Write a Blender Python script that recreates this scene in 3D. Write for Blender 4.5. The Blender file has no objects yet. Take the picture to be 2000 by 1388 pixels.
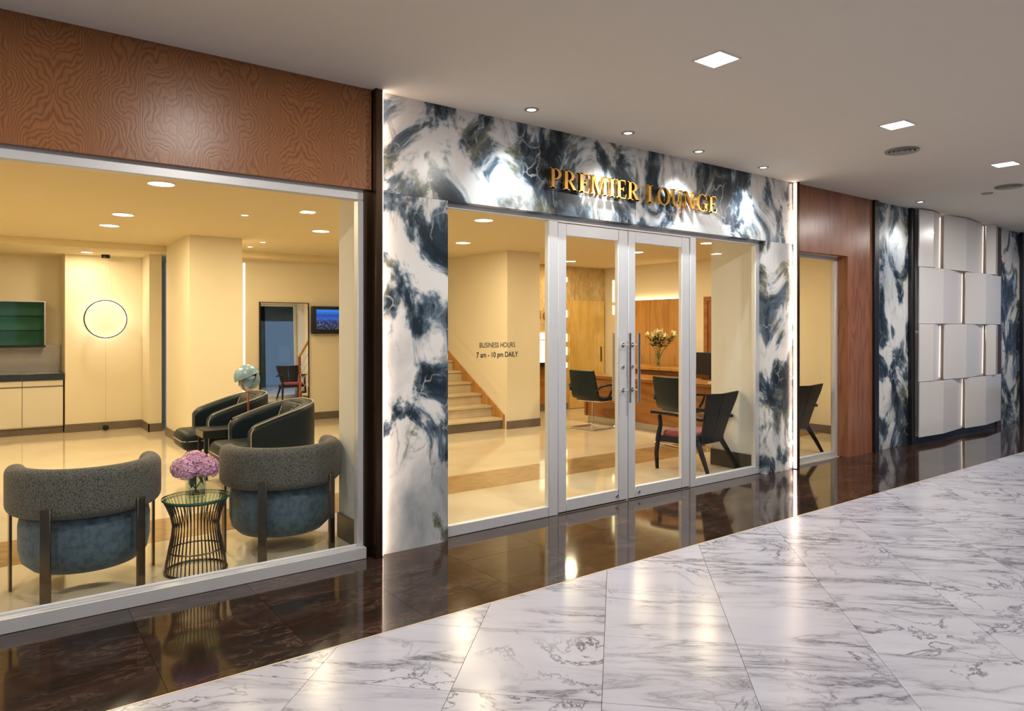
import bpy, bmesh, math, random
from mathutils import Vector, Matrix
random.seed(7)
PI = math.pi
scene = bpy.context.scene
COL = scene.collection

# ------------------------------------------------------------------ camera
cam_d = bpy.data.cameras.new('camera')
cam_d.sensor_width = 36.0
cam_d.lens = 1370.0 / 2000.0 * 36.0
cam_d.shift_y = -0.026
cam_d.clip_start = 0.05
cam = bpy.data.objects.new('camera', cam_d)
COL.objects.link(cam)
cam.location = (0.0, -4.108, 1.45)
cam.rotation_euler = (PI / 2, 0, -math.radians(36.5214))
scene.camera = cam

# ------------------------------------------------------------------ world, exposure
w = bpy.data.worlds.new('world'); scene.world = w; w.use_nodes = True
w.node_tree.nodes['Background'].inputs[0].default_value = (0.42, 0.62, 1.0, 1)
w.node_tree.nodes['Background'].inputs[1].default_value = 0.28
vs = scene.view_settings
vs.view_transform = 'Standard'; vs.look = 'None'; vs.gamma = 1.0; vs.use_curve_mapping = False
vs.exposure = 0.0

LOUNGE_W = 24.5      # lounge downlights
LOUNGE_C = (1.0, 0.80, 0.51)
SQUARE_W = 31.0      # corridor square lights
SPOT_W = 58.0        # wall washers
CEIL = 2.966         # corridor ceiling
LC = 2.585           # lounge ceiling

# ------------------------------------------------------------------ material helpers
def nmat(name):
    m = bpy.data.materials.new(name); m.use_nodes = True
    nt = m.node_tree
    b = nt.nodes['Principled BSDF']
    return m, nt, b
def N(nt, t, **kw):
    n = nt.nodes.new(t)
    for k, v in kw.items():
        if k in n.inputs: n.inputs[k].default_value = v
        else: setattr(n, k, v)
    return n
def L(nt, a, ai, b, bi): nt.links.new(a.outputs[ai], b.inputs[bi])
def ramp(nt, stops, interp='LINEAR'):
    r = nt.nodes.new('ShaderNodeValToRGB'); cr = r.color_ramp; cr.interpolation = interp
    while len(cr.elements) < len(stops): cr.elements.new(0.5)
    for e, (p, c) in zip(cr.elements, stops):
        e.position = p; e.color = (c[0], c[1], c[2], 1) if len(c) == 3 else c
    return r
def math_n(nt, op, a=None, b=None, va=0.0, vb=0.0, clamp=False):
    n = nt.nodes.new('ShaderNodeMath'); n.operation = op; n.use_clamp = clamp
    n.inputs[0].default_value = va; n.inputs[1].default_value = vb
    if a is not None: nt.links.new(a, n.inputs[0])
    if b is not None: nt.links.new(b, n.inputs[1])
    return n.outputs[0]
def mixc(nt, fac, a, b, blend='MIX'):
    n = nt.nodes.new('ShaderNodeMix'); n.data_type = 'RGBA'; n.blend_type = blend
    for idx, v in ((0, fac), (6, a), (7, b)):
        if isinstance(v, (int, float)): n.inputs[idx].default_value = v
        elif isinstance(v, tuple): n.inputs[idx].default_value = (v[0], v[1], v[2], 1)
        else: nt.links.new(v, n.inputs[idx])
    return n.outputs[2]
def coords(nt, scale=(1, 1, 1), rot=(0, 0, 0), loc=(0, 0, 0), rnd=0.0):
    """object-space coordinates, shifted by a random amount for each object"""
    t = nt.nodes.new('ShaderNodeTexCoord')
    src = t.outputs['Object']
    if rnd:
        oi = nt.nodes.new('ShaderNodeObjectInfo')
        k = math_n(nt, 'MULTIPLY', oi.outputs['Random'], None, vb=rnd)
        v = nt.nodes.new('ShaderNodeVectorMath'); v.operation = 'ADD'
        nt.links.new(src, v.inputs[0]); nt.links.new(k, v.inputs[1]); src = v.outputs[0]
    mp = nt.nodes.new('ShaderNodeMapping')
    mp.inputs['Scale'].default_value = scale; mp.inputs['Rotation'].default_value = rot
    mp.inputs['Location'].default_value = loc
    nt.links.new(src, mp.inputs['Vector'])
    return mp.outputs['Vector']
def noise(nt, vec, scale, detail=4, rough=0.55, dist=0.0):
    n = N(nt, 'ShaderNodeTexNoise', Scale=scale, Detail=detail, Roughness=rough, Distortion=dist)
    nt.links.new(vec, n.inputs['Vector']); return n.outputs['Fac']
def bump(nt, b, h, strength, dist=0.01):
    n = nt.nodes.new('ShaderNodeBump'); n.inputs['Strength'].default_value = strength
    n.inputs['Distance'].default_value = dist
    nt.links.new(h, n.inputs['Height']); nt.links.new(n.outputs[0], b.inputs['Normal'])

def plain(name, col, rough=0.5, metal=0.0, var=0.06, nscale=6.0, bmp=0.0, bscale=60, coat=0.0):
    m, nt, b = nmat(name)
    v = coords(nt)
    f = noise(nt, v, nscale, 4)
    r = ramp(nt, [(0.3, tuple(c * (1 - var) for c in col)), (0.7, tuple(min(1, c * (1 + var)) for c in col))])
    nt.links.new(f, r.inputs[0]); nt.links.new(r.outputs[0], b.inputs['Base Color'])
    b.inputs['Roughness'].default_value = rough; b.inputs['Metallic'].default_value = metal
    if coat: b.inputs['Coat Weight'].default_value = coat
    if bmp: bump(nt, b, noise(nt, v, bscale, 3), bmp)
    return m
def emit(name, col, strength):
    m, nt, b = nmat(name)
    b.inputs['Base Color'].default_value = (0.8, 0.8, 0.8, 1)
    b.inputs['Emission Color'].default_value = (*col, 1); b.inputs['Emission Strength'].default_value = strength
    return m
def glass(name, tint=(1, 1, 1), ior=1.45, rough=0.0, base=0.0):
    m, nt, b = nmat(name); nt.nodes.remove(b)
    out = nt.nodes['Material Output']
    tr = N(nt, 'ShaderNodeBsdfTransparent'); tr.inputs[0].default_value = (*tint, 1)
    gl = N(nt, 'ShaderNodeBsdfGlossy'); gl.inputs['Roughness'].default_value = rough
    lw = N(nt, 'ShaderNodeLayerWeight'); lw.inputs['Blend'].default_value = 0.5
    mx = nt.nodes.new('ShaderNodeMixShader')
    f0 = ((ior - 1) / (ior + 1)) ** 2 + base
    p5 = math_n(nt, 'POWER', lw.outputs['Facing'], None, vb=5.0)
    k = math_n(nt, 'MULTIPLY_ADD', p5, None, vb=(1.0 - f0) * .7, clamp=True); k.node.inputs[2].default_value = f0
    nt.links.new(k, mx.inputs[0]); L(nt, tr, 0, mx, 1); L(nt, gl, 0, mx, 2); L(nt, mx, 0, out, 0)
    return m

# ------------------------------------------------------------------ materials
def mat_portal_marble():
    m, nt, b = nmat('blue_green_marble')
    v = coords(nt, (1, 1, 0.8), rot=(0, math.radians(14), 0), rnd=23.0)
    n1 = noise(nt, v, 1.9, 12, 0.60, 1.1)
    body = ramp(nt, [(0.0, (.72, .70, .67)), (0.455, (.72, .70, .66)), (0.490, (.46, .49, .50)), (0.515, (.12, .16, .20)),
                     (0.56, (.026, .042, .058)), (0.66, (.010, .014, .018)), (1.0, (.02, .03, .04))])
    nt.links.new(n1, body.inputs[0])
    # soft blue-grey clouds in the white field
    n2 = noise(nt, v, 1.1, 6, 0.55, 0.6)
    r2 = ramp(nt, [(0.50, (0, 0, 0)), (0.66, (.75, .75, .75))]); nt.links.new(n2, r2.inputs[0])
    c = mixc(nt, r2.outputs[0], body.outputs[0], (.20, .26, .33), 'MULTIPLY')
    # olive fringe beside the dark masses
    band = ramp(nt, [(0.44, (0, 0, 0)), (0.49, (1, 1, 1)), (0.53, (.6, .6, .6)), (0.57, (0, 0, 0))]); nt.links.new(n1, band.inputs[0])
    n3 = noise(nt, v, 2.3, 4, 0.6); r3 = ramp(nt, [(0.52, (0, 0, 0)), (0.60, (1, 1, 1))]); nt.links.new(n3, r3.inputs[0])
    k = math_n(nt, 'MULTIPLY', band.outputs[0], r3.outputs[0])
    c = mixc(nt, math_n(nt, 'MULTIPLY', k, None, vb=.8), c, (.11, .105, .03))
    # rust spot
    n6 = noise(nt, v, 1.7, 2); r6 = ramp(nt, [(0.70, (0, 0, 0)), (0.76, (1, 1, 1))]); nt.links.new(n6, r6.inputs[0])
    c = mixc(nt, math_n(nt, 'MULTIPLY', r6.outputs[0], band.outputs[0]), c, (.22, .08, .02))
    # white crackle inside the dark masses
    nd = N(nt, 'ShaderNodeTexNoise', Scale=5.0, Detail=5.0); nt.links.new(v, nd.inputs['Vector'])
    add = nt.nodes.new('ShaderNodeMix'); add.data_type = 'VECTOR'; add.inputs[0].default_value = 0.22
    nt.links.new(v, add.inputs[4]); nt.links.new(nd.outputs['Color'], add.inputs[5])
    vo = N(nt, 'ShaderNodeTexVoronoi', feature='DISTANCE_TO_EDGE', Scale=7.5); nt.links.new(add.outputs[1], vo.inputs['Vector'])
    rv = ramp(nt, [(0.0, (1, 1, 1)), (0.028, (.35, .35, .35)), (0.06, (0, 0, 0))]); nt.links.new(vo.outputs['Distance'], rv.inputs[0])
    dk = ramp(nt, [(0.51, (0, 0, 0)), (0.55, (1, 1, 1))]); nt.links.new(n1, dk.inputs[0])
    n7 = noise(nt, v, 4.0, 3); r7 = ramp(nt, [(0.45, (0, 0, 0)), (0.6, (1, 1, 1))]); nt.links.new(n7, r7.inputs[0])
    k2 = math_n(nt, 'MULTIPLY', math_n(nt, 'MULTIPLY', rv.outputs[0], dk.outputs[0]), r7.outputs[0])
    c = mixc(nt, math_n(nt, 'MULTIPLY', k2, None, vb=.8), c, (.55, .56, .55))
    # thin slanting veins through the white
    v2 = coords(nt, (2.2, 1, 0.8), rot=(0, math.radians(-28), 0), rnd=31.0)
    n4 = noise(nt, v2, 1.5, 8, 0.6, 0.8)
    av = math_n(nt, 'ABSOLUTE', math_n(nt, 'SUBTRACT', n4, None, vb=.5))
    rr = ramp(nt, [(0.0, (1, 1, 1)), (0.012, (.3, .3, .3)), (0.035, (0, 0, 0))]); nt.links.new(av, rr.inputs[0])
    n5 = noise(nt, v, 1.9, 3); r5 = ramp(nt, [(0.46, (0, 0, 0)), (0.6, (1, 1, 1))]); nt.links.new(n5, r5.inputs[0])
    c = mixc(nt, math_n(nt, 'MULTIPLY', math_n(nt, 'MULTIPLY', rr.outputs[0], r5.outputs[0]), None, vb=.75), c, (.10, .13, .15))
    nt.links.new(c, b.inputs['Base Color']); b.inputs['Roughness'].default_value = 0.24; b.inputs['Specular IOR Level'].default_value = .3
    return m
def mat_white_marble():
    m, nt, b = nmat('white_veined_marble')
    v = coords(nt, (1, 1, 1), rot=(0, 0, math.radians(42)), rnd=40.0)
    st = N(nt, 'ShaderNodeMapping'); st.inputs['Scale'].default_value = (0.75, 3.3, 1); nt.links.new(v, st.inputs['Vector'])
    n1 = noise(nt, st.outputs[0], 1.5, 10, 0.63, 0.45)
    av = math_n(nt, 'ABSOLUTE', math_n(nt, 'SUBTRACT', n1, None, vb=.5))
    thin = ramp(nt, [(0.0, (1, 1, 1)), (0.012, (.5, .5, .5)), (0.05, (.1, .1, .1)), (0.10, (0, 0, 0))]); nt.links.new(av, thin.inputs[0])
    msk = ramp(nt, [(0.39, (0, 0, 0)), (0.60, (1, 1, 1))]); nt.links.new(noise(nt, st.outputs[0], 0.9, 3), msk.inputs[0])
    k = math_n(nt, 'MULTIPLY', thin.outputs[0], msk.outputs[0])
    # cross-going cracks
    n2 = noise(nt, v, 2.6, 8, 0.6, 0.7)
    av2 = math_n(nt, 'ABSOLUTE', math_n(nt, 'SUBTRACT', n2, None, vb=.5))
    t2 = ramp(nt, [(0.0, (1, 1, 1)), (0.008, (.4, .4, .4)), (0.02, (0, 0, 0))]); nt.links.new(av2, t2.inputs[0])
    m2 = ramp(nt, [(0.47, (0, 0, 0)), (0.60, (1, 1, 1))]); nt.links.new(noise(nt, v, 1.3, 2), m2.inputs[0])
    k2 = math_n(nt, 'MULTIPLY', t2.outputs[0], m2.outputs[0])
    kk = math_n(nt, 'MAXIMUM', k, k2)
    base = ramp(nt, [(0.3, (.43, .43, .50)), (0.7, (.50, .50, .57))]); nt.links.new(noise(nt, st.outputs[0], 1.2, 4), base.inputs[0])
    c = mixc(nt, math_n(nt, 'MULTIPLY', kk, None, vb=.95), base.outputs[0], (.06, .06, .08))
    nt.links.new(c, b.inputs['Base Color']); b.inputs['Roughness'].default_value = 0.2; b.inputs['Specular IOR Level'].default_value = .25
    return m
def mat_dark_stone():
    m, nt, b = nmat('dark_brown_stone')
    v = coords(nt, (1, 2.6, 1), rnd=17.0)
    n1 = noise(nt, v, 1.3, 7, 0.62, 0.5)
    r = ramp(nt, [(0.25, (.008, .011, .009)), (0.45, (.024, .014, .010)), (0.56, (.038, .019, .013)), (0.72, (.026, .026, .017))])
    nt.links.new(n1, r.inputs[0])
    n2 = noise(nt, v, 5.5, 9, 0.68, 0.6)
    av = math_n(nt, 'ABSOLUTE', math_n(nt, 'SUBTRACT', n2, None, vb=.5))
    t = ramp(nt, [(0.0, (1, 1, 1)), (0.02, (.25, .25, .25)), (0.05, (0, 0, 0))]); nt.links.new(av, t.inputs[0])
    mk = ramp(nt, [(0.42, (0, 0, 0)), (0.62, (1, 1, 1))]); nt.links.new(noise(nt, v, 2.0, 3), mk.inputs[0])
    c = mixc(nt, math_n(nt, 'MULTIPLY', math_n(nt, 'MULTIPLY', t.outputs[0], mk.outputs[0]), None, vb=.6), r.outputs[0], (.16, .10, .075))
    nt.links.new(c, b.inputs['Base Color']); b.inputs['Roughness'].default_value = 0.07
    return m
def mat_wood(name, dark, light, figure=True, contours=16.0, rough=0.34, scale=(1.5, 1, .55), mirror=None):
    m, nt, b = nmat(name)
    t = nt.nodes.new('ShaderNodeTexCoord')
    src = t.outputs['Object']
    if mirror:                                  # book-matched veneer: leaves mirrored about each seam
        x0, z0, w_ = mirror
        sx = nt.nodes.new('ShaderNodeSeparateXYZ'); nt.links.new(src, sx.inputs[0])
        px = nt.nodes.new('ShaderNodeMath'); px.operation = 'PINGPONG'; px.inputs[1].default_value = w_
        nt.links.new(math_n(nt, 'SUBTRACT', sx.outputs[0], None, vb=x0), px.inputs[0])
        pz = math_n(nt, 'ABSOLUTE', math_n(nt, 'SUBTRACT', sx.outputs[2], None, vb=z0))
        cx = nt.nodes.new('ShaderNodeCombineXYZ')
        nt.links.new(px.outputs[0], cx.inputs[0]); nt.links.new(sx.outputs[1], cx.inputs[1]); nt.links.new(pz, cx.inputs[2])
        src = cx.outputs[0]
    mp = nt.nodes.new('ShaderNodeMapping'); mp.inputs['Scale'].default_value = scale; nt.links.new(src, mp.inputs['Vector'])
    v = mp.outputs[0]
    n1 = noise(nt, v, 1.25, 4.5, 0.55, 0.2)
    sp = nt.nodes.new('ShaderNodeSeparateXYZ'); nt.links.new(v, sp.inputs[0])
    lin = math_n(nt, 'ADD', math_n(nt, 'MULTIPLY', sp.outputs[0], None, vb=.9), math_n(nt, 'MULTIPLY', sp.outputs[2], None, vb=.55))
    f = math_n(nt, 'MULTIPLY', math_n(nt, 'ADD', n1, math_n(nt, 'MULTIPLY', lin, None, vb=.8 if figure else .1)), None, vb=contours * 6.283)
    sn = math_n(nt, 'MULTIPLY_ADD', math_n(nt, 'SINE', f), None, vb=.5)
    nt.nodes[-1].inputs[2].default_value = 0.5
    r = ramp(nt, [(0.0, dark), (0.35, tuple(d * .35 + l * .65 for d, l in zip(dark, light))), (1.0, light)]); nt.links.new(sn, r.inputs[0])
    fine = N(nt, 'ShaderNodeMapping'); fine.inputs['Scale'].default_value = (60, 60, 3); nt.links.new(src, fine.inputs['Vector'])
    fr = ramp(nt, [(0.3, (.82, .82, .82)), (0.7, (1.06, 1.06, 1.06))]); nt.links.new(noise(nt, fine.outputs[0], 2.0, 3), fr.inputs[0])
    c = mixc(nt, 1.0, r.outputs[0], fr.outputs[0], 'MULTIPLY')
    big = ramp(nt, [(0.3, (.84, .84, .84)), (0.7, (1.08, 1.08, 1.08))]); nt.links.new(noise(nt, v, .8, 2), big.inputs[0])
    c = mixc(nt, 1.0, c, big.outputs[0], 'MULTIPLY')
    nt.links.new(c, b.inputs['Base Color']); b.inputs['Roughness'].default_value = rough
    bump(nt, b, sn, 0.05, 0.003)
    return m
def mat_fabric(name, a, c2, scale=90, rough=0.85, sheen=0.4, bmp=0.4):
    m, nt, b = nmat(name); v = coords(nt)
    f = noise(nt, v, scale, 2, 0.5)
    r = ramp(nt, [(0.38, a), (0.56, c2)]); nt.links.new(f, r.inputs[0])
    nt.links.new(r.outputs[0], b.inputs['Base Color']); b.inputs['Roughness'].default_value = rough
    b.inputs['Sheen Weight'].default_value = sheen
    bump(nt, b, f, bmp, 0.004); return m
def mat_cream_floor():
    m, nt, b = nmat('cream_marble_floor'); v = coords(nt)
    f = noise(nt, v, 1.3, 6, 0.55, 0.5)
    r = ramp(nt, [(0.3, (.60, .50, .35)), (0.7, (.70, .60, .44))]); nt.links.new(f, r.inputs[0])
    nt.links.new(r.outputs[0], b.inputs['Base Color']); b.inputs['Roughness'].default_value = 0.07; return m
def mat_band():
    m, nt, b = nmat('brown_marble_band'); v = coords(nt, (1, 2.4, 1))
    f = noise(nt, v, 2.6, 8, 0.62, 0.8)
    r = ramp(nt, [(0.3, (.30, .185, .075)), (0.5, (.42, .27, .12)), (0.62, (.33, .20, .08)), (0.75, (.55, .40, .22))]); nt.links.new(f, r.inputs[0])
    nt.links.new(r.outputs[0], b.inputs['Base Color']); b.inputs['Roughness'].default_value = 0.08; return m
def mat_burl():
    m, nt, b = nmat('pale_burl_veneer'); v = coords(nt, (1.6, 1, .6))
    f = noise(nt, v, 9, 6, 0.65, 1.2)
    r = ramp(nt, [(0.3, (.38, .25, .10)), (0.6, (.60, .44, .21))]); nt.links.new(f, r.inputs[0])
    nt.links.new(r.outputs[0], b.inputs['Base Color']); b.inputs['Roughness'].default_value = 0.4; return m
def mat_screen():
    m, nt, b = nmat('city_picture_screen'); v = coords(nt)
    sp = nt.nodes.new('ShaderNodeSeparateXYZ'); nt.links.new(v, sp.inputs[0])
    sky = ramp(nt, [(0.0, (.003, .008, .03)), (0.42, (.004, .02, .10)), (0.60, (.01, .10, .55)), (0.72, (.01, .05, .30)), (1.0, (.02, .22, .85))])
    nt.links.new(math_n(nt, 'MULTIPLY_ADD', sp.outputs[2], None, vb=3.1), sky.inputs[0]); nt.nodes[-1].inputs[2].default_value = 0.5
    for n in nt.nodes:
        if n.type == 'MATH' and n.operation == 'MULTIPLY_ADD': n.inputs[2].default_value = 0.5
    f = noise(nt, coords(nt, (1, 1, 1.5)), 34, 4, 0.7)
    sp2 = ramp(nt, [(0.55, (0, 0, 0)), (0.72, (.55, .62, .85))]); nt.links.new(f, sp2.inputs[0])
    lo = ramp(nt, [(0.40, (1, 1, 1)), (0.60, (0, 0, 0))]); 
    lm = math_n(nt, 'MULTIPLY_ADD', sp.outputs[2], None, vb=3.1); lm.node.inputs[2].default_value = 0.5
    nt.links.new(lm, lo.inputs[0])
    c = mixc(nt, lo.outputs[0], sky.outputs[0], sp2.outputs[0], 'ADD')
    b.inputs['Base Color'].default_value = (0.01, 0.01, 0.012, 1); b.inputs['Roughness'].default_value = .2
    nt.links.new(c, b.inputs['Emission Color']); b.inputs['Emission Strength'].default_value = 1.1; return m

M = dict(
    portal=mat_portal_marble(), wmarble=mat_white_marble(), dstone=mat_dark_stone(),
    header=mat_wood('figured_orange_veneer', (.26, .088, .026), (.40, .158, .050), True, 40, .33, (1.35, 1, .8), (.86, 2.62, .62)),
    rwood=mat_wood('straight_orange_veneer', (.25, .085, .038), (.33, .125, .055), False, 9, .26, (3.0, 3, .35)),
    owood=mat_wood('golden_veneer', (.44, .20, .045), (.54, .27, .07), False, 7, .35, (2.2, 2.2, .3)),
    ydoor=mat_wood('yellow_maple_veneer', (.72, .46, .12), (.80, .54, .17), False, 5, .35, (2.2, 2.2, .3)),
    desk=mat_wood('brown_desk_wood', (.30, .115, .026), (.40, .17, .04), False, 6, .3, (.4, .4, 2.4)),
    burl=mat_burl(), cream=mat_cream_floor(), band=mat_band(), screen=mat_screen(),
    ceil=plain('corridor_ceiling_paint', (.74, .69, .60), .9, var=.01),
    lceil=plain('lounge_ceiling_paint', (.74, .63, .40), .9, var=.01),
    lwall=plain('cream_wall_paint', (.78, .69, .51), .85, var=.015, nscale=2),
    pier=plain('off_white_wall_paint', (.78, .75, .68), .8, var=.015, nscale=2),
    skirt=plain('grey_brown_skirting', (.16, .125, .095), .35, var=.12),
    darkskirt=plain('dark_stone_skirting', (.06, .05, .045), .25, var=.2),
    alu=plain('satin_aluminium', (.70, .69, .68), .42, .35, .02),
    seal=plain('black_rubber_seal', (.02, .02, .02), .6),
    bronze=plain('dark_bronze', (.075, .045, .024), .28, .85, .1),
    post=plain('black_lacquer_post', (.012, .010, .011), .3),
    brownpost=plain('dark_brown_post', (.07, .030, .018), .35),
    gold=plain('polished_brass_letters', (.72, .40, .10), .24, 1.0, .05),
    chrome=plain('brushed_chrome', (.62, .61, .60), .2, 1.0, .03),
    steel=plain('brushed_steel', (.50, .47, .44), .33, .9, .06),
    gunmetal=plain('dark_bronze_bar', (.16, .135, .11), .24, .9, .08),
    wire=plain('bronze_wire', (.13, .10, .075), .3, .85, .08),
    leather=plain('black_leather', (.004, .011, .015), .42, var=.15, bmp=.03, bscale=120),
    piping=plain('cream_piping', (.45, .42, .36), .6),
    boucle=mat_fabric('speckled_grey_fabric', (.040, .040, .038), (.15, .14, .12), 150, .9, .15),
    velvet=mat_fabric('blue_grey_velvet', (.050, .085, .120), (.085, .130, .170), 30, .85, .25, .12),
    blackwood=plain('black_stained_wood', (.007, .007, .008), .42, var=.2),
    red=mat_fabric('red_patterned_fabric', (.18, .018, .035), (.34, .055, .085), 38, .8, .3, .15),
    grey=plain('grey_blue_lamp_metal', (.20, .32, .42), .35, .1, .04),
    copper=plain('copper_tube', (.62, .20, .11), .25, 1.0, .05),
    shade=plain('white_lamp_glass', (.75, .80, .84), .3),
    black=plain('matt_black', (.012, .012, .013), .45),
    whitelac=plain('white_lacquer_panel', (.74, .70, .66), .22, var=.01, nscale=1.5, coat=.4),
    cab=plain('ivory_cabinet', (.72, .66, .54), .35, var=.01),
    counter=plain('dark_blue_granite', (.03, .04, .055), .2, var=.3, nscale=40),
    greenglass=glass('green_tinted_glass', (.72, .86, .78), 1.5, .05, .05),
    cabback=plain('green_cabinet_lining', (.26, .40, .30), .4),
    pane=glass('clear_window_glass', (.97, .985, .97), 1.18),
    tglass=glass('green_edge_table_glass', (.80, .93, .87), 1.45),
    vase=glass('clear_vase_glass', (.93, .96, .95), 1.4),
    water=glass('vase_water', (.86, .92, .88), 1.33),
    gedge=plain('green_glass_edge', (.02, .16, .10), .12),
    mirror=plain('mirror_silver', (.86, .88, .87), .01, 1.0, 0.0),
    pink=plain('pink_petals', (.92, .42, .60), .6, var=.35, nscale=26),
    mauve=plain('mauve_petals', (.90, .52, .70), .6, var=.3, nscale=30),
    leaf=plain('green_leaf', (.03, .12, .02), .5, var=.4, nscale=14),
    stem=plain('green_stem', (.10, .20, .04), .5, var=.2),
    lily=plain('cream_lily_petals', (.86, .80, .52), .55, var=.06),
    led=emit('warm_led_strip', (1.0, .74, .58), 15.0),
    softled=emit('soft_relief_led', (1.0, .84, .74), 1.3),
    relled=emit('relief_backlight', (1.0, .84, .74), 5.0),
    ringled=emit('ring_led', (1.0, .96, .90), 15.0),
    disc=emit('downlight_disc', (1.0, .94, .84), 9.0),
    sqled=emit('square_light_panel', (1.0, .98, .95), 9.0),
    niche=emit('lit_niche_panel', (1.0, .90, .62), 1.6),
    slit=emit('glowing_slot', (1.0, .88, .50), 5.0),
    cove=emit('cove_strip', (1.0, .80, .50), 9.0),
    trimwhite=plain('white_light_trim', (.75, .74, .72), .5),
    vent=plain('grey_vent', (.33, .31, .27), .6),
    void=plain('dark_void', (.01, .01, .01), .9),
    tread=plain('beige_stone_tread', (.60, .49, .33), .35, var=.1),
    text=plain('black_vinyl_lettering', (.01, .01, .01), .5),
    grout=plain('floor_grout', (.16, .155, .15), .7),
    dgrout=plain('dark_floor_grout', (.10, .085, .07), .6),
    edge=plain('cream_inlay_strip', (.60, .50, .36), .3),
    teal=plain('dark_teal_stone', (.018, .042, .042), .3, var=.4, nscale=2.5),
    navy=plain('navy_fabric', (.012, .016, .04), .7),
)

for k_ in ('leather', 'blackwood', 'black'): M[k_].node_tree.nodes['Principled BSDF'].inputs['Specular IOR Level'].default_value = .28

# ------------------------------------------------------------------ geometry helpers
def meshobj(name, bm, mat, parent=None, loc=(0, 0, 0), rot=(0, 0, 0), smooth=None):
    me = bpy.data.meshes.new(name)
    bmesh.ops.recalc_face_normals(bm, faces=bm.faces)
    bm.to_mesh(me); bm.free()
    if mat is not None: me.materials.append(M[mat] if isinstance(mat, str) else mat)
    if smooth is not None:
        for p in me.polygons: p.use_smooth = True
        me.set_sharp_from_angle(angle=math.radians(smooth))
    o = bpy.data.objects.new(name, me); COL.objects.link(o)
    o.location = loc; o.rotation_euler = rot
    if parent is not None: o.parent = parent
    return o
def empty(name, loc=(0, 0, 0), rz=0.0):
    o = bpy.data.objects.new(name, None); COL.objects.link(o)
    o.location = loc; o.rotation_euler = (0, 0, rz); o.empty_display_size = 0.1
    return o
def tag(o, label, cat, group=None):
    o['label'] = label; o['category'] = cat
    if group: o['group'] = group
    return o
def struct(o, label, cat=None):
    o['kind'] = 'structure'; o['label'] = label
    o['category'] = cat or o.name.split('.')[0].split('_')[0]
    return o
def bbox(bm, x0, x1, y0, y1, z0, z1, bev=0.0, seg=2):
    r = bmesh.ops.create_cube(bm, size=1.0)
    vs_ = r['verts']
    for v in vs_:
        v.co = Vector(((x0 + x1) / 2 + v.co.x * (x1 - x0), (y0 + y1) / 2 + v.co.y * (y1 - y0), (z0 + z1) / 2 + v.co.z * (z1 - z0)))
    if bev > 0:
        es = list({e for v in vs_ for e in v.link_edges})
        bmesh.ops.bevel(bm, geom=es, offset=bev, segments=seg, affect='EDGES', profile=0.5)
def box(name, x0, x1, y0, y1, z0, z1, mat, parent=None, bev=0.0, seg=2, loc=(0, 0, 0), rot=(0, 0, 0)):
    bm = bmesh.new(); bbox(bm, x0, x1, y0, y1, z0, z1, bev, seg)
    return meshobj(name, bm, mat, parent, loc, rot, 40 if bev else None)
def btube(bm, pts, rad, seg=8, closed=False, caps=True):
    pts = [Vector(p) for p in pts]; n = len(pts)
    rads = rad if isinstance(rad, (list, tuple)) else [rad] * n
    rings = []; prev = None
    for i, p in enumerate(pts):
        if closed: t = pts[(i + 1) % n] - pts[i - 1]
        else: t = pts[min(i + 1, n - 1)] - pts[max(i - 1, 0)]
        t.normalize()
        if prev is None:
            a = Vector((0, 0, 1)) if abs(t.z) < .9 else Vector((1, 0, 0))
            u = t.cross(a).normalized()
        else:
            u = (prev - t * prev.dot(t))
            u = u.normalized() if u.length > 1e-6 else t.orthogonal().normalized()
        prev = u; w_ = t.cross(u)
        rings.append([bm.verts.new(p + (u * math.cos(2 * PI * k / seg) + w_ * math.sin(2 * PI * k / seg)) * rads[i]) for k in range(seg)])
    m = n if closed else n - 1
    for i in range(m):
        a, b = rings[i], rings[(i + 1) % n]
        for k in range(seg): bm.faces.new((a[k], a[(k + 1) % seg], b[(k + 1) % seg], b[k]))
    if caps and not closed:
        bm.faces.new(rings[0][::-1]); bm.faces.new(rings[-1])
def tube(name, pts, rad, mat, parent=None, seg=8, closed=False, loc=(0, 0, 0), rot=(0, 0, 0)):
    bm = bmesh.new(); btube(bm, pts, rad, seg, closed); return meshobj(name, bm, mat, parent, loc, rot, 50)
def blathe(bm, prof, seg=32, c=(0, 0, 0), sx=1.0, sy=1.0):
    rings = []
    for r, z in prof:
        if r < 1e-6: rings.append([bm.verts.new((c[0], c[1], c[2] + z))])
        else: rings.append([bm.verts.new((c[0] + sx * r * math.cos(2 * PI * k / seg), c[1] + sy * r * math.sin(2 * PI * k / seg), c[2] + z)) for k in range(seg)])
    for a, b in zip(rings, rings[1:]):
        for k in range(seg):
            k2 = (k + 1) % seg
            if len(a) == 1 and len(b) == 1: continue
            if len(a) == 1: bm.faces.new((a[0], b[k], b[k2]))
            elif len(b) == 1: bm.faces.new((a[k], a[k2], b[0]))
            else: bm.faces.new((a[k], a[k2], b[k2], b[k]))
def lathe(name, prof, mat, parent=None, seg=32, loc=(0, 0, 0), rot=(0, 0, 0), sx=1.0, sy=1.0, smooth=40):
    bm = bmesh.new(); blathe(bm, prof, seg, (0, 0, 0), sx, sy); return meshobj(name, bm, mat, parent, loc, rot, smooth)
def bprism(bm, poly, y0, y1):
    """polygon in (x,z) extruded along y"""
    a = [bm.verts.new((x, y0, z)) for x, z in poly]; b = [bm.verts.new((x, y1, z)) for x, z in poly]
    n = len(poly)
    bm.faces.new(a); bm.faces.new(b[::-1])
    for i in range(n): bm.faces.new((a[i], b[i], b[(i + 1) % n], a[(i + 1) % n]))
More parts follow.
